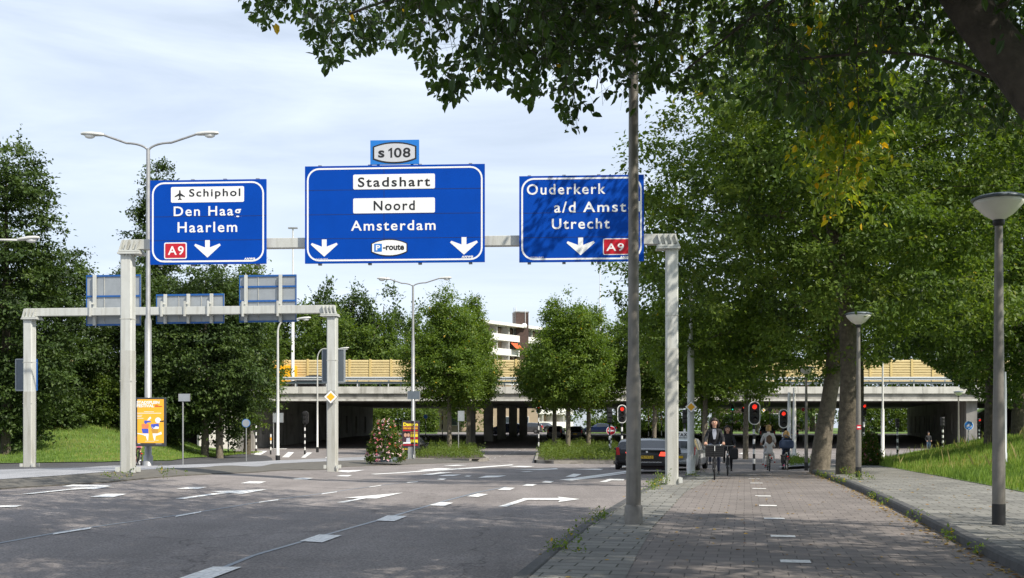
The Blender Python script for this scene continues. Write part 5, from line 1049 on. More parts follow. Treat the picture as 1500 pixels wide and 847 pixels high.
def stander(label, loc, rz, top, legs, hair):
    t = thing('person', label, 'person', loc, rz)
    J = {'pelvis': ((0, 0, .95), .13), 'waist': ((0, 0, 1.12), .12), 'chest': ((0, 0, 1.34), .15), 'neck0': ((0, 0, 1.46), .07), 'neck': ((0, 0, 1.52), .055), 'jaw': ((0, .02, 1.58), .075), 'head': ((0, .01, 1.65), .09), 'crown': ((0, 0, 1.72), .07), 'nose': ((0, .11, 1.63), .014)}
    bones = [('pelvis', 'waist', top), ('waist', 'chest', top), ('chest', 'neck0', top), ('neck0', 'neck', 'skin'), ('neck', 'jaw', 'skin'), ('jaw', 'head', 'skin'), ('head', 'crown', hair), ('head', 'nose', 'skin')]
    for sx, e in ((-1, 'l'), (1, 'r')):
        J.update({'sh'+e: ((sx*.18, 0, 1.40), .075), 'el'+e: ((sx*.25, -.03, 1.14), .05), 'wr'+e: ((sx*.2, .12, 1.0), .034), 'pa'+e: ((sx*.17, .18, .98), (.04, .022)), 'hip'+e: ((sx*.09, 0, .9), .1), 'kn'+e: ((sx*.1, .02, .5), .065), 'an'+e: ((sx*.11, -.02, .1), .042), 'to'+e: ((sx*.13, .15, .035), .035)})
        bones += [('chest', 'sh'+e, top), ('sh'+e, 'el'+e, top), ('el'+e, 'wr'+e, top), ('wr'+e, 'pa'+e, 'skin'), ('pelvis', 'hip'+e, legs), ('hip'+e, 'kn'+e, legs), ('kn'+e, 'an'+e, legs), ('an'+e, 'to'+e, 'black')]
        for fi in range(4): J[f'f{fi}{e}'] = ((sx*(.19-.02*fi), .25-.004*fi, .96), .0095); bones.append(('pa'+e, f'f{fi}{e}', 'skin'))
        J['th'+e] = ((sx*.13, .2, 1.01), .01); bones.append(('wr'+e, 'th'+e, 'skin'))
    skinned(J, bones).build('body', t); MB().ball((0, -.01, 1.69), (.1, .11, .09), hair, 12, 8).build('hair', t); return t
x = PX(1360, 93); stander('person in a dark top and blue jeans standing under the bridge', (x, 93, hz(x, 93)+RO), R(180), 'cloth_black', 'cloth_jeans', 'hair_dark')
x = PX(1272.5, 108); t = stander('person in black with a red cap standing far behind the flowers', (x, 108, hz(x, 108)+RO), R(20), 'cloth_black', 'cloth_black', 'hair_dark'); MB().ball((0, 0, 1.73), (.115, .125, .09), 'cloth_red', 12, 8).build('cap', t)
# ------------------------------------------------------------------ trees and plants
rng = np.random.default_rng(11)
def rand_dir(n): return nrm(rng.normal(size=(n, 3)))
def ell_points(ells, n, inner=.35):
    """points spread through a union of ellipsoids (c, r), crowded towards the outside, and the outward direction there"""
    vol = np.array([r[0]*r[1]*r[2] for c, r in ells])**.75; k = rng.choice(len(ells), n, p=vol/vol.sum())
    C = np.array([e[0] for e in ells], float)[k]; Rr = np.array([e[1] for e in ells], float)[k]
    d = rand_dir(n); u = rng.uniform(inner**3, 1, n)**(1/3); lump = 1+.13*np.sin(d[:, 0]*5+k)+.13*np.sin(d[:, 2]*6+d[:, 1]*5+k*2)
    return C+d*Rr*(u*lump)[:, None], nrm(d/Rr)
def foliage(C, O, twigs, per, tl, L, up=.2, droop=0., spread=.12, tint0=.5, tvar=.22, near=False, yellow=0., clump_t=.16, flat=1.):
    M = len(C); base = np.repeat(C, twigs, 0); td = nrm(np.repeat(O, twigs, 0)*.75+rng.normal(size=(M*twigs, 3))*.75+np.array([0, 0, up-droop])); td[:, 2] = td[:, 2]*flat-(1-flat)*.22*(1 if flat < 1 else 0); td = nrm(td); n = M*twigs*per
    u = np.tile((np.arange(per)+.5)/per, M*twigs)+rng.uniform(-.05, .05, n); ln = np.repeat(rng.uniform(.6, 1.25, M*twigs), per)*tl
    T = np.repeat(td, per, 0); P = np.repeat(base, per, 0)+T*(u*ln)[:, None]+rng.normal(size=(n, 3))*spread*np.array([1, 1, .7*flat]); P[:, 2] -= droop*.5*(u**2)*ln
    ax = nrm(T*.7+rng.normal(size=(n, 3))*.75+np.array([0, 0, -.25-droop*.6])); nm = nrm(np.array([0, 0, 1.])+np.repeat(O, twigs*per, 0)*.35+rng.normal(size=(n, 3))*.42)
    tint = tint0+np.repeat(rng.normal(size=M)*clump_t, twigs*per)+rng.normal(size=n)*tvar*.6; tint = np.clip(tint, 0, .92)
    if yellow: tint[rng.random(n) < yellow] = 1.
    return P, ax, nm, L*rng.uniform(.45, 1.4, n), tint, td, base
def limbs(mb, trunk, C, n, r0, bark, tip=.015):
    """branches from the trunk line out to clump centres"""
    N = [(Vector(p), r0*1.2, True) for p in trunk]; idx = rng.choice(len(C), min(n, len(C)), False)
    for q, i in enumerate(idx):                                    # each limb leaves the trunk or an earlier limb, so the branching forks
        e = Vector(C[i]); a, ra, tk = min(N, key=lambda k: (k[0]-e).length+max(0, k[0].z-e.z+.6)*1.5+(random.uniform(0, 1.6) if k[2] else .35+(9 if k[1] < tip*1.6 else 0))); d = (e-a).length
        if d < .25: continue
        m = a.lerp(e, .5)+Vector((rng.normal()*.12, rng.normal()*.12, .12))*d; rr = min(ra*.72, r0*min(1, .25+.08*d)); pts = resample([a, a.lerp(m, .5)+Vector((0, 0, .03*d)), m, m.lerp(e, .55), e], 7)
        rs = [max(tip, rr*(1-.13*k)) for k in range(7)]; mb.tube(pts, rs, bark, 7, cap=False); N += [(pts[k], rs[k], False) for k in (2, 3, 4, 5)]
def tree(name, label, base, trunk, tr, ells, n, twigs, per, tl, L, leaf, bark='bark', group=None, nl=26, cull=None, near=False, limb_r=.09, inner=.35, extra=None, gaps=(-.45, 2.3), shoots=0, shoot=1.6, **kw):
    t = thing(name, label, 'tree', base, 0, group); b = np.array(base)
    dense = not near and kw.get('flat', 1) < 1; n = int(n*(1.35 if dense else 1.9)); twigs = twigs+5 if dense else twigs; L *= 1.12; C, O = ell_points(ells, n, inner); ph = rng.uniform(0, 6, 6); fq = gaps[1]; nv = np.sin(C[:, 0]*fq+ph[0])*np.sin(C[:, 1]*fq+ph[1])+np.sin(C[:, 2]*fq*1.3+C[:, 0]*fq*.6+ph[2])*np.sin(C[:, 1]*fq*.7-C[:, 2]*fq*.5+ph[3]); k = nv > gaps[0]; C, O = C[k], O[k]
    if cull is not None: k = cull(C+b); C, O = C[k], O[k]
    mb = MB(); tv = [Vector(p) for p in trunk]; fine = resample(tv, 14); rs = [np.interp(i/13, np.linspace(0, 1, len(tr)), tr)*(1+random.uniform(-.05, .05)) for i in range(14)]
    mb.tube(fine, rs, bark, 16, cap=False); limbs(mb, fine[5:], C, nl, limb_r, bark); 
    if extra: extra(mb)
    mb.build('trunk', t)
    P, ax, nm, LL, tint, td, bs = foliage(C, O, twigs, per, tl, L, near=near, **kw)
    if cull is not None: k = cull(P+b, .0); P, ax, nm, LL, tint = P[k], ax[k], nm[k], LL[k], tint[k]
    if shoots:                                                    # long young shoots that break the outline
        w = np.exp((C[:, 2]-C[:, 2].max())/ (np.ptp(C[:, 2])*.22))+.12; ii = rng.choice(len(C), shoots, p=w/w.sum()); m_ = 24; u = np.tile(np.linspace(0, 1, m_), shoots)[:, None]
        dd = nrm(O[ii]*np.array([.5, .5, .2])+np.array([0, 0, 1.])*(.35+.9*rng.random((shoots, 1)))+rng.normal(size=(shoots, 3))*.12); q = np.repeat(C[ii], m_, 0)+np.repeat(dd*rng.uniform(.6, 1.2, (shoots, 1))*shoot, m_, 0)*u+rng.normal(size=(shoots*m_, 3))*.07*(1.2-u)
        P = np.concatenate([P, q]); ax = np.concatenate([ax, nrm(np.repeat(dd, m_, 0)*.6+rng.normal(size=q.shape)*.8)]); nm = np.concatenate([nm, nrm(rng.normal(size=q.shape)+np.array([0, 0, .8]))]); LL = np.concatenate([LL, L*rng.uniform(.6, 1.1, len(q))*(1.1-.4*u[:, 0])]); tint = np.concatenate([tint, np.clip(rng.normal(size=len(q))*.15+.6, 0, .92)])
    if near:                                                      # the thin twigs that carry the leaves
        b0 = bs; b1 = bs+td*tl*1.0-np.array([0, 0, .1]); sd_ = nrm(np.cross(td, [0, 0, 1.])+1e-4); w_ = sd_*.0045; up_ = np.array([0, 0, .006]); ok = cull(b1+b, 0.)
        tv_ = np.stack([b0-w_, b0+w_, b0+up_, b1-w_*.4, b1+w_*.4, b1+up_*.4], 1)[ok].reshape(-1, 3); i = np.arange(len(tv_)//6)[:, None]*6
        np_mesh('twigs', tv_, np.concatenate([i+np.array([0, 1, 4, 3]), i+np.array([1, 2, 5, 4]), i+np.array([2, 0, 3, 5])]), bark, None, t)
    v, f, rep = leaf_geo(P, ax, nm, LL, near); np_mesh('crown', v, f, leaf, np.tile(tint, rep), t)
    return t, C, td, bs
def gbase(px, D, off=0.): x = PX(px, D); return (x, D, hz(x, D)+off)
# near tree overhanging the camera; its crown stops where the photograph shows open sky
BX = [-400, 340, 362, 395, 425, 455, 480, 500, 530, 560, 600, 640, 660, 700, 740, 780, 805, 830, 860, 890, 930, 960, 1000, 1050, 1100, 1150, 1180, 1240, 1290, 1320, 1360, 1420, 1470, 1540, 1800]
BY = [-60, -30, 24, 42, 20, 70, 104, 92, 78, 70, 76, 146, 152, 118, 128, 154, 130, 196, 190, 160, 175, 120, 130, 150, 160, 175, 185, 180, 180, 165, 160, 190, 200, 240, 300]
def near_cull(W, m=0.):
    D = np.maximum(W[:, 1], .3); px = CX+W[:, 0]/D*F; py = HY-(W[:, 2]-CH)/D*F
    lim = np.interp(px, BX, BY)
    ok = (py < lim) | (W[:, 1] < 3)
    return ok & (W[:, 2] > 4.1) & (W[:, 1] > -9)
nb_ = (8.2, 9.5, hz(8.2, 9.5))
tr_n, C, td, bs = tree('elm_tree', 'big leaning elm whose dark branches hang over the photo from the top right', nb_, [(0, 0, -.3), (-.8, .1, 1.5), (-2.1, .4, 3.2), (-3.4, .7, 4.7), (-4.0, .9, 5.7), (-4.6, 1.4, 7.5), (-5.2, 2, 11)], [.36, .29, .25, .21, .19, .16, .08],
    [((-6.5, 3.5, 7.4), (4.6, 5.2, 2.8)), ((-9.5, 2.5, 6.6), (3.0, 3.4, 2.0)), ((-3.5, 3.2, 7.6), (4.5, 4.8, 3.2)), ((.5, .3, 7.5), (4.4, 4.6, 3.0)), ((-5, -4, 9), (6, 6, 3)), ((-7, 2, 9.5), (4.5, 4.5, 2.2)), ((2.2, -4, 8), (4, 4, 3)), ((-7.4, -1, 8.8), (4.8, 4, 2.2)), ((-3, -1.5, 8.7), (4, 3.5, 2.2)), ((-9.7, 8.5, 9.6), (4.2, 4.2, 2.2)), ((-3, 0, 11), (6, 6, 2.5))], 2550, 7, 6, .62, .1, 'leaf_elm', 'bark_dark',  # several out-of-view crown lobes are added to shade the road and trunk
    nl=150, cull=near_cull, near=True, limb_r=.05, gaps=(-.7, 1.6), inner=.1, up=-.05, droop=.25, spread=.07, tint0=.42, yellow=.004)
# yellowing spray of the same tree, a drooping bough in the sun
bough = resample([(-4.4, 1.2, 6.8), (-3.9, 3.2, 7.5), (-3.4, 5.6, 7.6), (-2.9, 8.0, 6.9), (-2.8, 9.2, 5.9)], 12); P0 = []; mb = MB(); mb.tube(bough, [.06*(1-.075*i) for i in range(12)], 'bark_dark', 8, cap=False)
for i in range(26):
    a0 = Vector(bough[random.randint(5, 11)]); D = random.uniform(15.6, 18.4); px = random.gauss(1232, 40); py = random.gauss(225, 50)
    if not (1160 < px < 1310 and py < 312-abs(px-1225)*.7): continue
    e = Vector((PX(px, D)-nb_[0], D-nb_[1], PZ(py, D)-nb_[2])); m = a0.lerp(e, .55)+Vector((random.gauss(0, .2), random.gauss(0, .2), .35)); pts = resample([a0, a0.lerp(m, .5)+Vector((0, 0, .12)), m, m.lerp(e, .6)+Vector((0, 0, .05)), e], 9)
    mb.tube(pts, [.02-.0019*k for k in range(9)], 'bark_dark', 5, cap=False)
    for k in range(3, 9):
        for _ in range(2): P0.append(tuple(pts[k]+Vector((random.gauss(0, .2), random.gauss(0, .2), random.gauss(-.08, .14)))))
mb.build('spray_bough', tr_n)
P0 = np.array(P0); P, ax, nm, LL, tint, td, bs = foliage(P0, nrm(rng.normal(size=P0.shape)), 3, 4, .3, .125, up=-.2, droop=.3, spread=.06, tint0=.35, tvar=.4, clump_t=.12); tint = np.where(rng.random(len(tint)) < .09, rng.uniform(.6, 1, len(tint)), tint*.55)
v, f, rep = leaf_geo(P, ax, nm, LL, True); o = np_mesh('yellow_spray', v, f, 'leaf_yellow', np.tile(tint, rep), tr_n); tag(o, 'yellowing spray of leaves')
g = 'trees along the cycle path'
def rt_cull(lim):
    def c(W, m=0.):
        D = np.maximum(W[:, 1], 1); px = CX+W[:, 0]/D*F; py = HY-(W[:, 2]-CH)/D*F
        return (py < np.interp(px, *lim))
    return c
LB = ([860, 900, 930, 960, 1000, 1040, 1080, 1120, 1150, 1200, 1260, 1300, 1340, 1400, 1440, 1500, 1700], [430, 440, 520, 555, 560, 560, 575, 575, 560, 560, 545, 530, 520, 560, 590, 600, 610])
b = gbase(1241, 35.5, .1)
tree('path_tree', 'dark trunked tree right beside the globe lamp with a red sticker', b, [(0, 0, -.3), (.05, 0, 1.2), (.1, 0, 3.2), (.0, .1, 5.5), (-.4, .2, 8), (-.8, .2, 12)], [.40, .33, .27, .24, .2, .07], [((-2.2, 0, 8.6), (4.6, 4.6, 4.2)), ((-3.8, -8.0, 11.0), (3.0, 3.5, 2.8)), ((-3, -4, 11.5), (3.4, 3.6, 3)), ((.4, -2.6, 6.6), (3.6, 2.4, 2.2)), ((.5, 0, 12.5), (4.5, 4.5, 4)), ((2.8, .5, 9), (4.4, 4, 4.6)), ((5.0, 1, 11.5), (3.6, 3.6, 3.6)), ((-5.2, -2, 8.6), (2.2, 3.2, 3.0))], 1500, 7, 6, .85, .135, 'leaf_mid', group=g, nl=30, limb_r=.09, inner=.45, cull=rt_cull(LB), tint0=.5, droop=.1, flat=.38, clump_t=.2, yellow=.006)
b = gbase(1203, 43, .1)
tree('path_tree', 'pale leaning trunked tree just left of the dark trunked tree', b, [(-.1, 0, -.3), (.1, 0, 1.5), (.5, 0, 4), (.5, .1, 6.5), (.2, .2, 9), (0, .2, 13)], [.4, .32, .27, .24, .2, .07], [((-2.5, 0, 8), (5, 4.5, 4.6)), ((-4.5, .5, 6.0), (3.2, 3.5, 2.8)), ((0, 0, 12.5), (5, 4.5, 4.2)), ((2.5, 0, 8), (3.6, 4, 3.6))], 1250, 7, 6, .9, .15, 'leaf_lime', 'bark_pale', group=g, nl=30, limb_r=.09, inner=.45, cull=rt_cull(LB), tint0=.5, droop=.1, flat=.38, clump_t=.2, yellow=.004)
for lb, px, D, H, rx, leaf, tt_ in (('dark tree on the grass bank behind the nearest globe lamp', 1452, 52, 17, 5.6, 'leaf_mid', .45), ('tall dark tree at the right edge above the grass bank', 1540, 47, 18, 5.6, 'leaf_mid', .4), ('broad dark tree farther along the grass bank in front of the bridge end', 1490, 62, 15, 6.5, 'leaf_deep', .5), ('tree filling the gap above the flower tower and bridge', 1256, 66, 19, 6.0, 'leaf_mid', .45)):
    b = gbase(px, D, .1); tree('bank_tree', lb, b, [(0, 0, -.3), (.1, 0, H*.25), (0, .1, H*.5), (.1, 0, H*.9)], [.36, .28, .2, .06], [((3. if 'gap' in lb else 0, 0, H*.5), (rx, rx, H*.3)), ((-rx*.35, 0, H*.72), (rx*.75, rx*.75, H*.27)), ((rx*.3, 0, H*.75), (rx*.7, rx*.7, H*.25)), ((0, 0, H*.27), (rx*1.0, rx*.8, H*.15))], int(480+9*rx*rx), 6, 6, .9, .17, leaf, group='trees on the grass bank', gaps=(-.5, 1.2), shoots=30, nl=26, limb_r=.1, inner=.5, cull=rt_cull(LB), tint0=tt_, droop=.1, flat=.4, clump_t=.2)
# trees behind, between the path trees and the bridge
for lb, px, D, top, rpx, low, leaf in (('bright green tree standing beside the slim diamond sign mast', 1032, 66, 470, 52, 592, 'leaf_lime'), ('yellow green tree right of the mast with leaves reaching down to the cyclists', 1092, 76, 440, 60, 585, 'leaf_lime'), ('tree partly hidden behind the front gantry right post', 958, 90, 440, 40, 600, 'leaf_mid')):
    b = gbase(px, D); k = D/F; H = PZ(top, D)-b[2]; lo = PZ(low, D)-b[2]; r = rpx*k; m = (H+lo)/2
    tree('roadside_tree', lb, b, [(0, 0, -.3), (.05, 0, lo), (0, .05, m), (0, 0, H*.93)], [.2, .16, .12, .04], [((0, 0, m), (r, r, (H-lo)/2)), ((-r*.3, 0, m*.8+lo*.2), (r*.8, r*.8, (H-lo)*.3))], 420, 6, 6, .85, .19, leaf, 'bark_pale', group='roadside trees', shoots=24, nl=22, limb_r=.06, inner=.5, tint0=.55, flat=.4)
# median trees
def median_tree(lb, px, D, top, rpx, low, stems, seed, pxb):
    b = gbase(px, D, .1); k = D/F; H = PZ(top, D)-b[2]; lo = PZ(low, D)-b[2]; r = rpx*k
    j = lambda a: a*random.uniform(.75, 1.25); E = [((0, 0, lo+(H-lo)*.34), (r*.98, r*.9, (H-lo)*.31)), ((j(r*.12), 0, lo+(H-lo)*.62), (j(r*.6), r*.55, (H-lo)*.25)), ((-j(r*.1), 0, lo+(H-lo)*.8), (j(r*.34), r*.32, (H-lo)*.19)), ((-j(r*.35), .2, lo+(H-lo)*j(.55)), (j(r*.4), r*.4, (H-lo)*.24)), ((j(r*.3)-r*.3, 0, lo+(H-lo)*.22), (r*.85, r*.8, (H-lo)*.2)), ((random.choice((-1, 1))*r*.7, 0, lo+(H-lo)*.4), (r*.45, r*.45, (H-lo)*.2))]
    return tree('median_tree', lb, b, [(0, 0, -.3), (.02, 0, lo*.7), (0, 0, lo*1.2), (.05, 0, H*.9)], [.2, .17, .15, .03], E, 620, 7, 6, .8, .165, 'leaf_lime', 'bark_pale', group='trees on the planted medians', gaps=(-.75, 1.6), shoots=46, shoot=1.6, nl=34, limb_r=.07, inner=.45, up=.5, flat=.6, tint0=.5, yellow=.006)
median_tree('left median tree with the thicker crown beside the double armed lamp', 658, 86, 424, 58, 596, 1, 1, 658); median_tree('slender tree behind the left median tree with upright shoots', 686, 93, 430, 46, 594, 1, 1, 684)
median_tree('leftmost trunk of the right median tree group', 812, 90, 458, 46, 600, 1, 1, 817); median_tree('tallest tree of the right median group with shoots against the sky', 832, 86, 424, 60, 597, 1, 1, 832); median_tree('right trunk of the right median tree group near the no entry sign', 862, 91, 445, 54, 598, 1, 1, 858)
# trees on the left mound
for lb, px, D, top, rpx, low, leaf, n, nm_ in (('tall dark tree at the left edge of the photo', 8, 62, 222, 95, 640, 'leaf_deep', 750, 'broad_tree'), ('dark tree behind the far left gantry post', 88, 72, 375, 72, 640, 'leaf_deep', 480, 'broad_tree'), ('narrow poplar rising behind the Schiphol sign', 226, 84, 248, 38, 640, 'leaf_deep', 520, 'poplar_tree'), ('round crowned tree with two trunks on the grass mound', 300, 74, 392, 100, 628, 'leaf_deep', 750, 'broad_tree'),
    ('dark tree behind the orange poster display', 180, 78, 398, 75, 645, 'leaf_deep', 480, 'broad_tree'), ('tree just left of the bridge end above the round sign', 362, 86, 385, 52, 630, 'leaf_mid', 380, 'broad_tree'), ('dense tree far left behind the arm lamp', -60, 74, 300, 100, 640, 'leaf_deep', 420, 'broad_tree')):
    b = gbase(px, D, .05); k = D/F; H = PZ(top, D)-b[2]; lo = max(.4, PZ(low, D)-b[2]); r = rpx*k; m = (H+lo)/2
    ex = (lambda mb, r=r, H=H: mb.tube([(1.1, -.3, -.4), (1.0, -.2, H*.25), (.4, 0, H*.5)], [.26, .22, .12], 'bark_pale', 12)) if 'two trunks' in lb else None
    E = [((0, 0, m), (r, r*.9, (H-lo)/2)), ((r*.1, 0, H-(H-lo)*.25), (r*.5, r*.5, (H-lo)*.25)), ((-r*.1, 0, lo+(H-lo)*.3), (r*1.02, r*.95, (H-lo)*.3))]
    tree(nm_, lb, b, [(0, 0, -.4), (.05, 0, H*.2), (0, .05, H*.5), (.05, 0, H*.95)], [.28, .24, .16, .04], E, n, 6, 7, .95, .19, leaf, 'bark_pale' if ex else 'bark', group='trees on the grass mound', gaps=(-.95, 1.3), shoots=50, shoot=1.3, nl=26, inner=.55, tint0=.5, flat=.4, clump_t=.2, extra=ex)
# shrubs under the left trees
sh_g = 'shrubs at the foot of the left trees'
for i, (lb, px, D, top, rpx) in enumerate((('low shrub at the left edge under the tall dark tree', 10, 66, 560, 60), ('low shrub behind the far left gantry post', 75, 70, 570, 55), ('brownish shrub between the two gantry left posts', 140, 73, 560, 60), ('low shrub below the round crowned tree beside the poster', 225, 76, 575, 55))):
    b = gbase(px, D, 0); k = D/F; H = PZ(top, D)-b[2]; r = rpx*k; tree('shrub', lb, b, [(0, 0, -.2), (0, 0, H*.5)], [.08, .03], [((0, 0, H*.45), (r, r*.7, H*.55))], 190, 6, 6, .7, .17, 'leaf_mid' if i == 2 else 'leaf_deep', group=sh_g, nl=12, limb_r=.03, inner=.5, tint0=.6)
# woods behind the bridge
for lb, px, D, top, rpx, leaf in (('dark tree behind the bridge right of the sign backs', 470, 172, 425, 34, 'leaf_deep'), ('tallest dark tree behind the bridge left of the double lamp', 517, 178, 420, 36, 'leaf_deep'), ('dark pine like tree behind the bridge touching the double lamp', 562, 176, 428, 30, 'leaf_deep'), ('lighter tree behind the noise barrier above the diamond sign', 485, 160, 468, 48, 'leaf_mid'), ('lighter tree behind the noise barrier left of the double lamp', 548, 160, 470, 44, 'leaf_mid'), ('olive tree behind the noise barrier next to the tall lamp mast', 432, 164, 452, 40, 'leaf_mid'),
    ('bush topped tree behind the bridge left of the apartment block', 610, 180, 455, 40, 'leaf_mid'), ('far tree behind the bridge between the left median tree and apartment', 690, 185, 480, 34, 'leaf_mid'), ('far tree behind the bridge under the Utrecht sign', 905, 175, 470, 44, 'leaf_mid'), ('far tree behind the bridge left of the front gantry right post', 962, 172, 440, 50, 'leaf_mid'), ('far tree behind the bridge above the silver taxi', 1030, 172, 430, 55, 'leaf_lime'), ('far bright tree behind the bridge above the cyclists', 1110, 170, 440, 60, 'leaf_lime'), ('far tree behind the bridge above the leaning trunks', 1190, 172, 430, 60, 'leaf_mid'), ('far sunny tree behind the bridge above the flower tower', 1290, 170, 420, 65, 'leaf_lime'), ('far tree behind the bridge above the round cycle sign', 1400, 168, 420, 70, 'leaf_mid'), ('far tree behind the right end of the bridge', 1500, 160, 420, 70, 'leaf_mid'),
    ('dark tree behind the bridge hidden by the Schiphol sign', 290, 165, 400, 70, 'leaf_deep'), ('far dark tree behind the left end of the bridge', 380, 162, 430, 50, 'leaf_deep')):
    b = gbase(px, D, 0); k = D/F; H = PZ(top, D)-b[2]; r = rpx*k
    tree('far_tree', lb, b, [(0, 0, -.3), (0, 0, H*.3), (0, 0, H*.9)], [.4, .3, .06], [((0, 0, H*.55), (r, r*.8, H*.43)), ((r*.2, 0, H*.8), (r*.6, r*.6, H*.2)), ((-r*.3, 0, H*.42), (r*.9, r*.8, H*.35))], 300, 5, 6, 1.5, .42, leaf, group='trees behind the bridge', gaps=(-.6, .7), shoots=24, shoot=3., nl=10, limb_r=.12, inner=.5, spread=.25, tint0=.5)
for lb, x0, x1, D, top in (('green hedge seen under the bridge behind the flower tower', 538, 640, 158, 596), ('green hedge seen under the bridge right of the columns', 860, 1010, 172, 612), ('green hedge on the far verge above the cyclists', 1040, 1180, 178, 606), ('shaded bushes seen under the bridge behind the second flower tower', 1262, 1338, 165, 592)):
    k = D/F; xm = (x0+x1)/2; b = gbase(xm, D); H = PZ(top, D)-b[2]; w = (x1-x0)*k/2; t = thing('hedge', lb, 'hedge', b, 0, 'hedges beyond the bridge')
    n = 700; C = np.stack([rng.uniform(-w, w, n), rng.uniform(-1.2, 1.2, n), rng.uniform(.1, H, n)*rng.uniform(.8, 1.05, n)], 1); P, ax, nm, LL, tint, td, bs = foliage(C, rand_dir(n), 3, 5, .5, .3, spread=.15, tint0=.6); v, f, rep = leaf_geo(P, ax, nm, LL); np_mesh('foliage', v, f, 'leaf_mid', tint, t); mb = MB()
    for i in range(int(w*1.2)): x = -w+(i+.5)*2*w/int(w*1.2); mb.tube([(x, 0, -.2), (x+.1, 0, H*.8)], [.05, .02], 'bark', 6)
    mb.build('stems', t)
n = 1500; X = rng.uniform(-190, 200, n); C = np.stack([X, 250+rng.uniform(-4, 4, n), 1+rng.uniform(0, 1, n)*(6+2.5*np.sin(X*.11)+1.5*np.sin(X*.37))], 1); P, ax, nm, LL, tint, td, bs = foliage(C, rand_dir(n), 5, 6, 1.6, .6, spread=.3, tint0=.5); v, f, rep = leaf_geo(P, ax, nm, LL); tag(tag(np_mesh('far_woods', v, f, 'leaf_mid', tint), kind='stuff'), 'far line of trees behind everything beyond the bridge', 'woods')
drape('far_lawn', [(PX(590, 112), 150), (PX(640, 150), 150), (PX(640, 160), 162), (PX(500, 160), 162)], -.03, 'turf', 3); drape('far_lawn', [(PX(860, 160), 152), (PX(1000, 160), 150), (PX(1350, 155), 150), (PX(1350, 180), 182), (PX(860, 180), 182)], -.03, 'turf', 3)
# ------------------------------------------------------------------ low planting, flowers, grass
def cover(name, polyf, n, zmax, L, leaf, tint0=.5, lo=0.):
    P = polyf(n); z = h(P[:, 0], P[:, 1]); hgt = zmax*(.55+.45*np.sin(P[:, 0]*1.7+P[:, 1]*.8)*np.sin(P[:, 1]*1.1))
    C = np.stack([P[:, 0], P[:, 1], z+lo+rng.uniform(.05, 1, n)*hgt], 1); Q, ax, nm, LL, tint, td, bs = foliage(C, nrm(rng.normal(size=(n, 3))+np.array([0, 0, .6])), 3, 5, zmax*.5, L, up=.6, spread=.06, tint0=tint0)
    v, f, rep = leaf_geo(Q, ax, nm, LL); return tag(np_mesh(name, v, f, leaf, tint), kind='stuff')
def in_poly(poly, shrink=.93):
    P = np.array([(p[0], p[1]) for p in poly]); c = P.mean(0); P = c+(P-c)*shrink
    def fn(n):
        out = []
        while len(out) < n:
            q_ = rng.uniform(P.min(0), P.max(0), (n*2, 2)); ins = np.zeros(len(q_), bool); j = len(P)-1
            for i in range(len(P)):
                a, b_ = P[i], P[j]; cnd = ((a[1] > q_[:, 1]) != (b_[1] > q_[:, 1])) & (q_[:, 0] < (b_[0]-a[0])*(q_[:, 1]-a[1])/(b_[1]-a[1]+1e-12)+a[0]); ins ^= cnd; j = i
            out += list(q_[ins])
        return np.array(out[:n])
    return fn
tag(cover('ground_cover', in_poly(MLp), 1500, .75, .1, 'leaf_mid', .8, .1), 'low green planting on the left median', 'ground cover'); tag(cover('ground_cover', in_poly(MRp), 2200, .85, .1, 'leaf_mid', .85, .1), 'low green planting on the right median', 'ground cover')
tag(cover('verge_plants', in_poly([(PX(925, 140), 128), (PX(1010, 140), 128), (PX(1010, 140), 146), (PX(905, 140), 146)]), 700, .7, .16, 'leaf_mid', .8), 'low planting on the far verge beyond the bridge', 'ground cover')
tag(cover('refuge_weeds', in_poly(IRp, .8), 160, .5, .09, 'leaf_lime', .7, .05), 'weeds on the small traffic refuge', 'weeds')
def flower_tower(label, px, D, ytop, ybot, wpx, off):
    b = gbase(px, D, off); k = D/F; H = (ybot-ytop)*k; r = wpx*k/2; t = thing('flower_tower', label, 'flower tower', b, 0, 'flower towers')
    MB().lathe([(r*.7, 0), (r*.72, .25), (r*.6, .28), (.05, .3), (.05, H*.9)], 'panel_dark', n=18).build('planter', t)
    n = 620; z = rng.uniform(0.02, 1, n)**1.15; a = rng.uniform(0, 2*np.pi, n); rr = r*(1-.08*z-.57*z**1.6)*rng.uniform(.75, 1.02, n); C = np.stack([rr*np.cos(a), rr*np.sin(a), z*H*.94+.05], 1); O = nrm(np.stack([np.cos(a), np.sin(a), .3+z], 1))
    P, ax, nm, LL, tint, td, bs = foliage(C, O, 4, 5, .16, .085, spread=.05, tint0=.5, tvar=.4); v, f, rep = leaf_geo(P, ax, nm, LL, wid=.4); np_mesh('foliage', v, f, 'leaf_mid', tint, t)
    m = 170; z = rng.uniform(0.02, 1, m); a = rng.uniform(0, 2*np.pi, m); rr = r*(1-.08*z-.57*z**1.6)*1.06; c = np.stack([rr*np.cos(a), rr*np.sin(a), z*H*.97+.08], 1); O = nrm(np.stack([np.cos(a), np.sin(a), .4+0*z], 1))
    q_ = 7; cc = np.repeat(c, q_, 0)+rng.normal(size=(m*q_, 3))*.025; ax = nrm(np.repeat(O, q_, 0)*.5+rng.normal(size=(m*q_, 3))); nm = nrm(np.repeat(O, q_, 0)+rng.normal(size=(m*q_, 3))*.3); v, f, rep = leaf_geo(cc, ax, nm, np.full(m*q_, .06), wid=.5); np_mesh('blossoms', v, f, 'petals', np.repeat(rng.uniform(0, 1, m), q_), t)
flower_tower('cone of pink and red flowers beside the Dansen poster', 564.5, 61, 610, 672.5, 54, IO); flower_tower('cone of pink flowers at the end of the right sidewalk', 1275, 53, 634, 680, 25, .1)
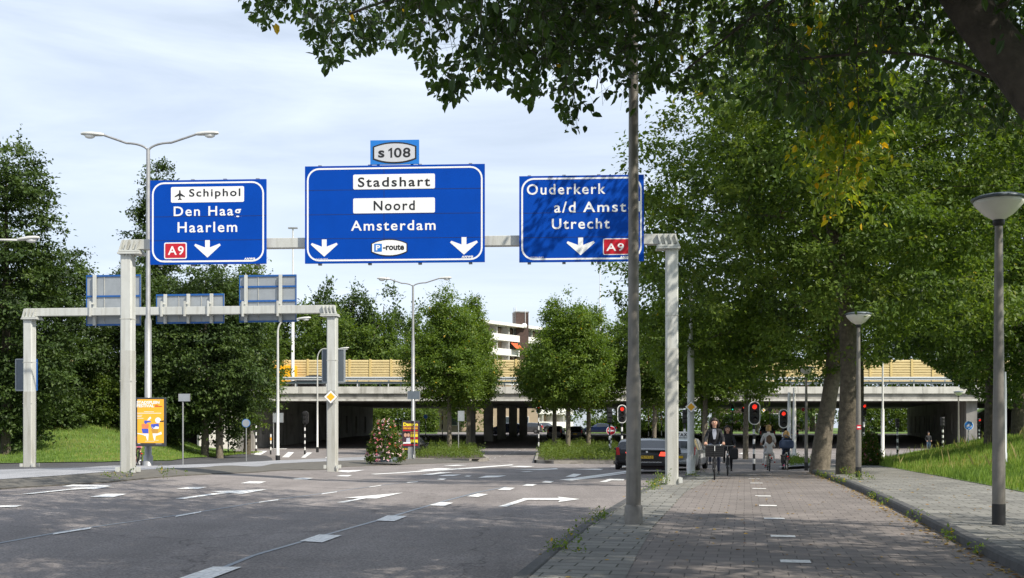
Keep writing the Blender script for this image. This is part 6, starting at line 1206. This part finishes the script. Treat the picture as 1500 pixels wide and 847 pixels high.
def blades(name, pts, hmin, hmax, w, lean=.35, tint0=.45, off=0.):
    n = len(pts); z = h(pts[:, 0], pts[:, 1])+off; hh = rng.uniform(hmin, hmax, n); a = rng.uniform(0, 2*np.pi, n); ld = np.stack([np.cos(a), np.sin(a)], 1)*(rng.uniform(0, lean, n)*hh)[:, None]; s = np.stack([-np.sin(a+.8), np.cos(a+.8)], 1)*w
    B = np.stack([pts[:, 0], pts[:, 1], z], 1); o3 = lambda xy, zz_: np.concatenate([xy, zz_[:, None]], 1)
    v = np.stack([B+o3(-s, hh*0), B+o3(s, hh*0), B+o3(ld*.4+s*.7, hh*.6), B+o3(ld, hh)], 1).reshape(-1, 3); i = np.arange(n)[:, None]*4
    return tag(np_mesh(name, v, i+np.array([0, 1, 2, 3]), 'grass_blade', np.clip(tint0+rng.normal(size=n)*.2+.17*np.sin(pts[:, 0]*.9)*np.sin(pts[:, 1]*.7)+.15*np.sin(pts[:, 0]*.31+pts[:, 1]*.23)+.12*np.sin(pts[:, 1]*2.3-pts[:, 0]*1.7), 0, 1)), kind='stuff')
GP = [(p[0], p[1]) for p in GRp if p[1] > 13]+[(22, 66), (30, 80), (34, 60), (26, 30), (18, 14)]
def thin_near(fn, n, far=28.):
    P = fn(n*3); k = rng.random(len(P)) < np.clip((far/P[:, 1])**1.6, 0, 1); return P[k][:n]
tag(blades('bank_grass', thin_near(in_poly(GP, 1.0), 110000, 30), .06, .34, .009, off=.1), 'long green grass on the right bank', 'grass')
sp = in_poly(GP, .98)(420); a = blades('seeding_grass', sp, .45, .8, .008, .5, 1., .1); tag(a, 'tall dry grass stalks on the right bank', 'grass')
LP = [(p[0], p[1]) for p in lp[:5]]+[(PX(342, 80), 90), (-27, 92), (-50, 92), (-50, 55)]
tag(blades('mound_grass', thin_near(in_poly(LP, 1.0), 130000, 62), .05, .17, .016, off=.05), 'mown green grass on the left mound', 'grass')
# weeds along the near kerb
pl_ = resample([p for p in PL if p.y > 8], 260); C = []
for p in pl_:
    w = .04+.22*math.exp(-((p.y-18.5)/2.)**2)+.7*math.exp(-((p.y-28.7)/1.2)**2)+.15*math.exp(-((p.y-14)/1.2)**2)
    for k in range(int(random.random() < w)*random.randint(1, 5)): C.append((p.x+random.gauss(.0, .1), p.y+random.gauss(0, .15), .02+random.random()*.5*min(1, w)**1.5))
C = np.array(C); C[:, 2] += h(C[:, 0], C[:, 1])-.04; P, ax, nm, LL, tint, td, bs = foliage(C, np.tile([0, 0, 1.], (len(C), 1)), 3, 5, .14, .045, up=.5, spread=.03, tint0=.6, yellow=.05); v, f, rep = leaf_geo(P, ax, nm, LL); tag(tag(np_mesh('kerb_weeds', v, f, 'leaf_lime', tint), kind='stuff'), 'weeds growing along the near kerb', 'weeds')
C = []
for px, py in ((172, 702), (246, 700), (1240, 698), (1236, 700), (1260, 706), (1265, 706)):
    g_ = G(px, py, .05)
    for k in range(10): C.append((g_.x+random.gauss(0, .2), g_.y+random.gauss(0, .15), g_.z+random.random()*.22))
for p in resample([p for p in PR if p.y > 8], 70):
    if random.random() < .4:
        for k in range(3): C.append((p.x-.02+random.gauss(0, .05), p.y+random.gauss(0, .1), hz(p.x, p.y)+random.random()*.08))
C = np.array(C); P, ax, nm, LL, tint, td, bs = foliage(C, np.tile([0, 0, 1.], (len(C), 1)), 3, 4, .12, .05, up=.5, spread=.03, tint0=.6, yellow=.1); v, f, rep = leaf_geo(P, ax, nm, LL); tag(tag(np_mesh('kerb_weeds', v, f, 'leaf_lime', tint), kind='stuff'), 'weeds at the kerbs of island and sidewalk', 'weeds')
# fallen leaves
Q = []
for p in resample([p for p in PR if p.y > 7], 200):
    for k in range(5 if p.y < 26 else 2): Q.append((p.x-abs(random.gauss(0, .14))-.02, p.y+random.uniform(-.1, .1), .008))
for _ in range(260):
    y = random.uniform(9, 40); l = np.interp(y, [p.y for p in PL], [p.x for p in PL]); r = np.interp(y, [p.y for p in PR], [p.x for p in PR]); Q.append((random.uniform(l+.3, r-.1), y, .008))
for _ in range(180):
    y = random.uniform(10, 34); r = np.interp(y, [p.y for p in PR], [p.x for p in PR]); Q.append((r+random.uniform(.2, 5), y, .12))
for p in resample([p for p in PL if p.y > 9], 60): Q.append((p.x-.18-abs(random.gauss(0, .12)), p.y, RO+.008))
Q = np.array(Q); Q[:, 2] += h(Q[:, 0], Q[:, 1]); n = len(Q); a = rng.uniform(0, 6.3, n); v, f, rep = leaf_geo(Q, np.stack([np.cos(a), np.sin(a), 0*a], 1), np.tile([0, 0, 1.], (n, 1))+rng.normal(size=(n, 3))*.15, rng.uniform(.03, .08, n), True); tag(tag(np_mesh('fallen_leaves', v, f, 'dry_leaf', np.tile(rng.random(n), 2)), kind='stuff'), 'dry leaves lying on the path and along the kerb', 'leaves')
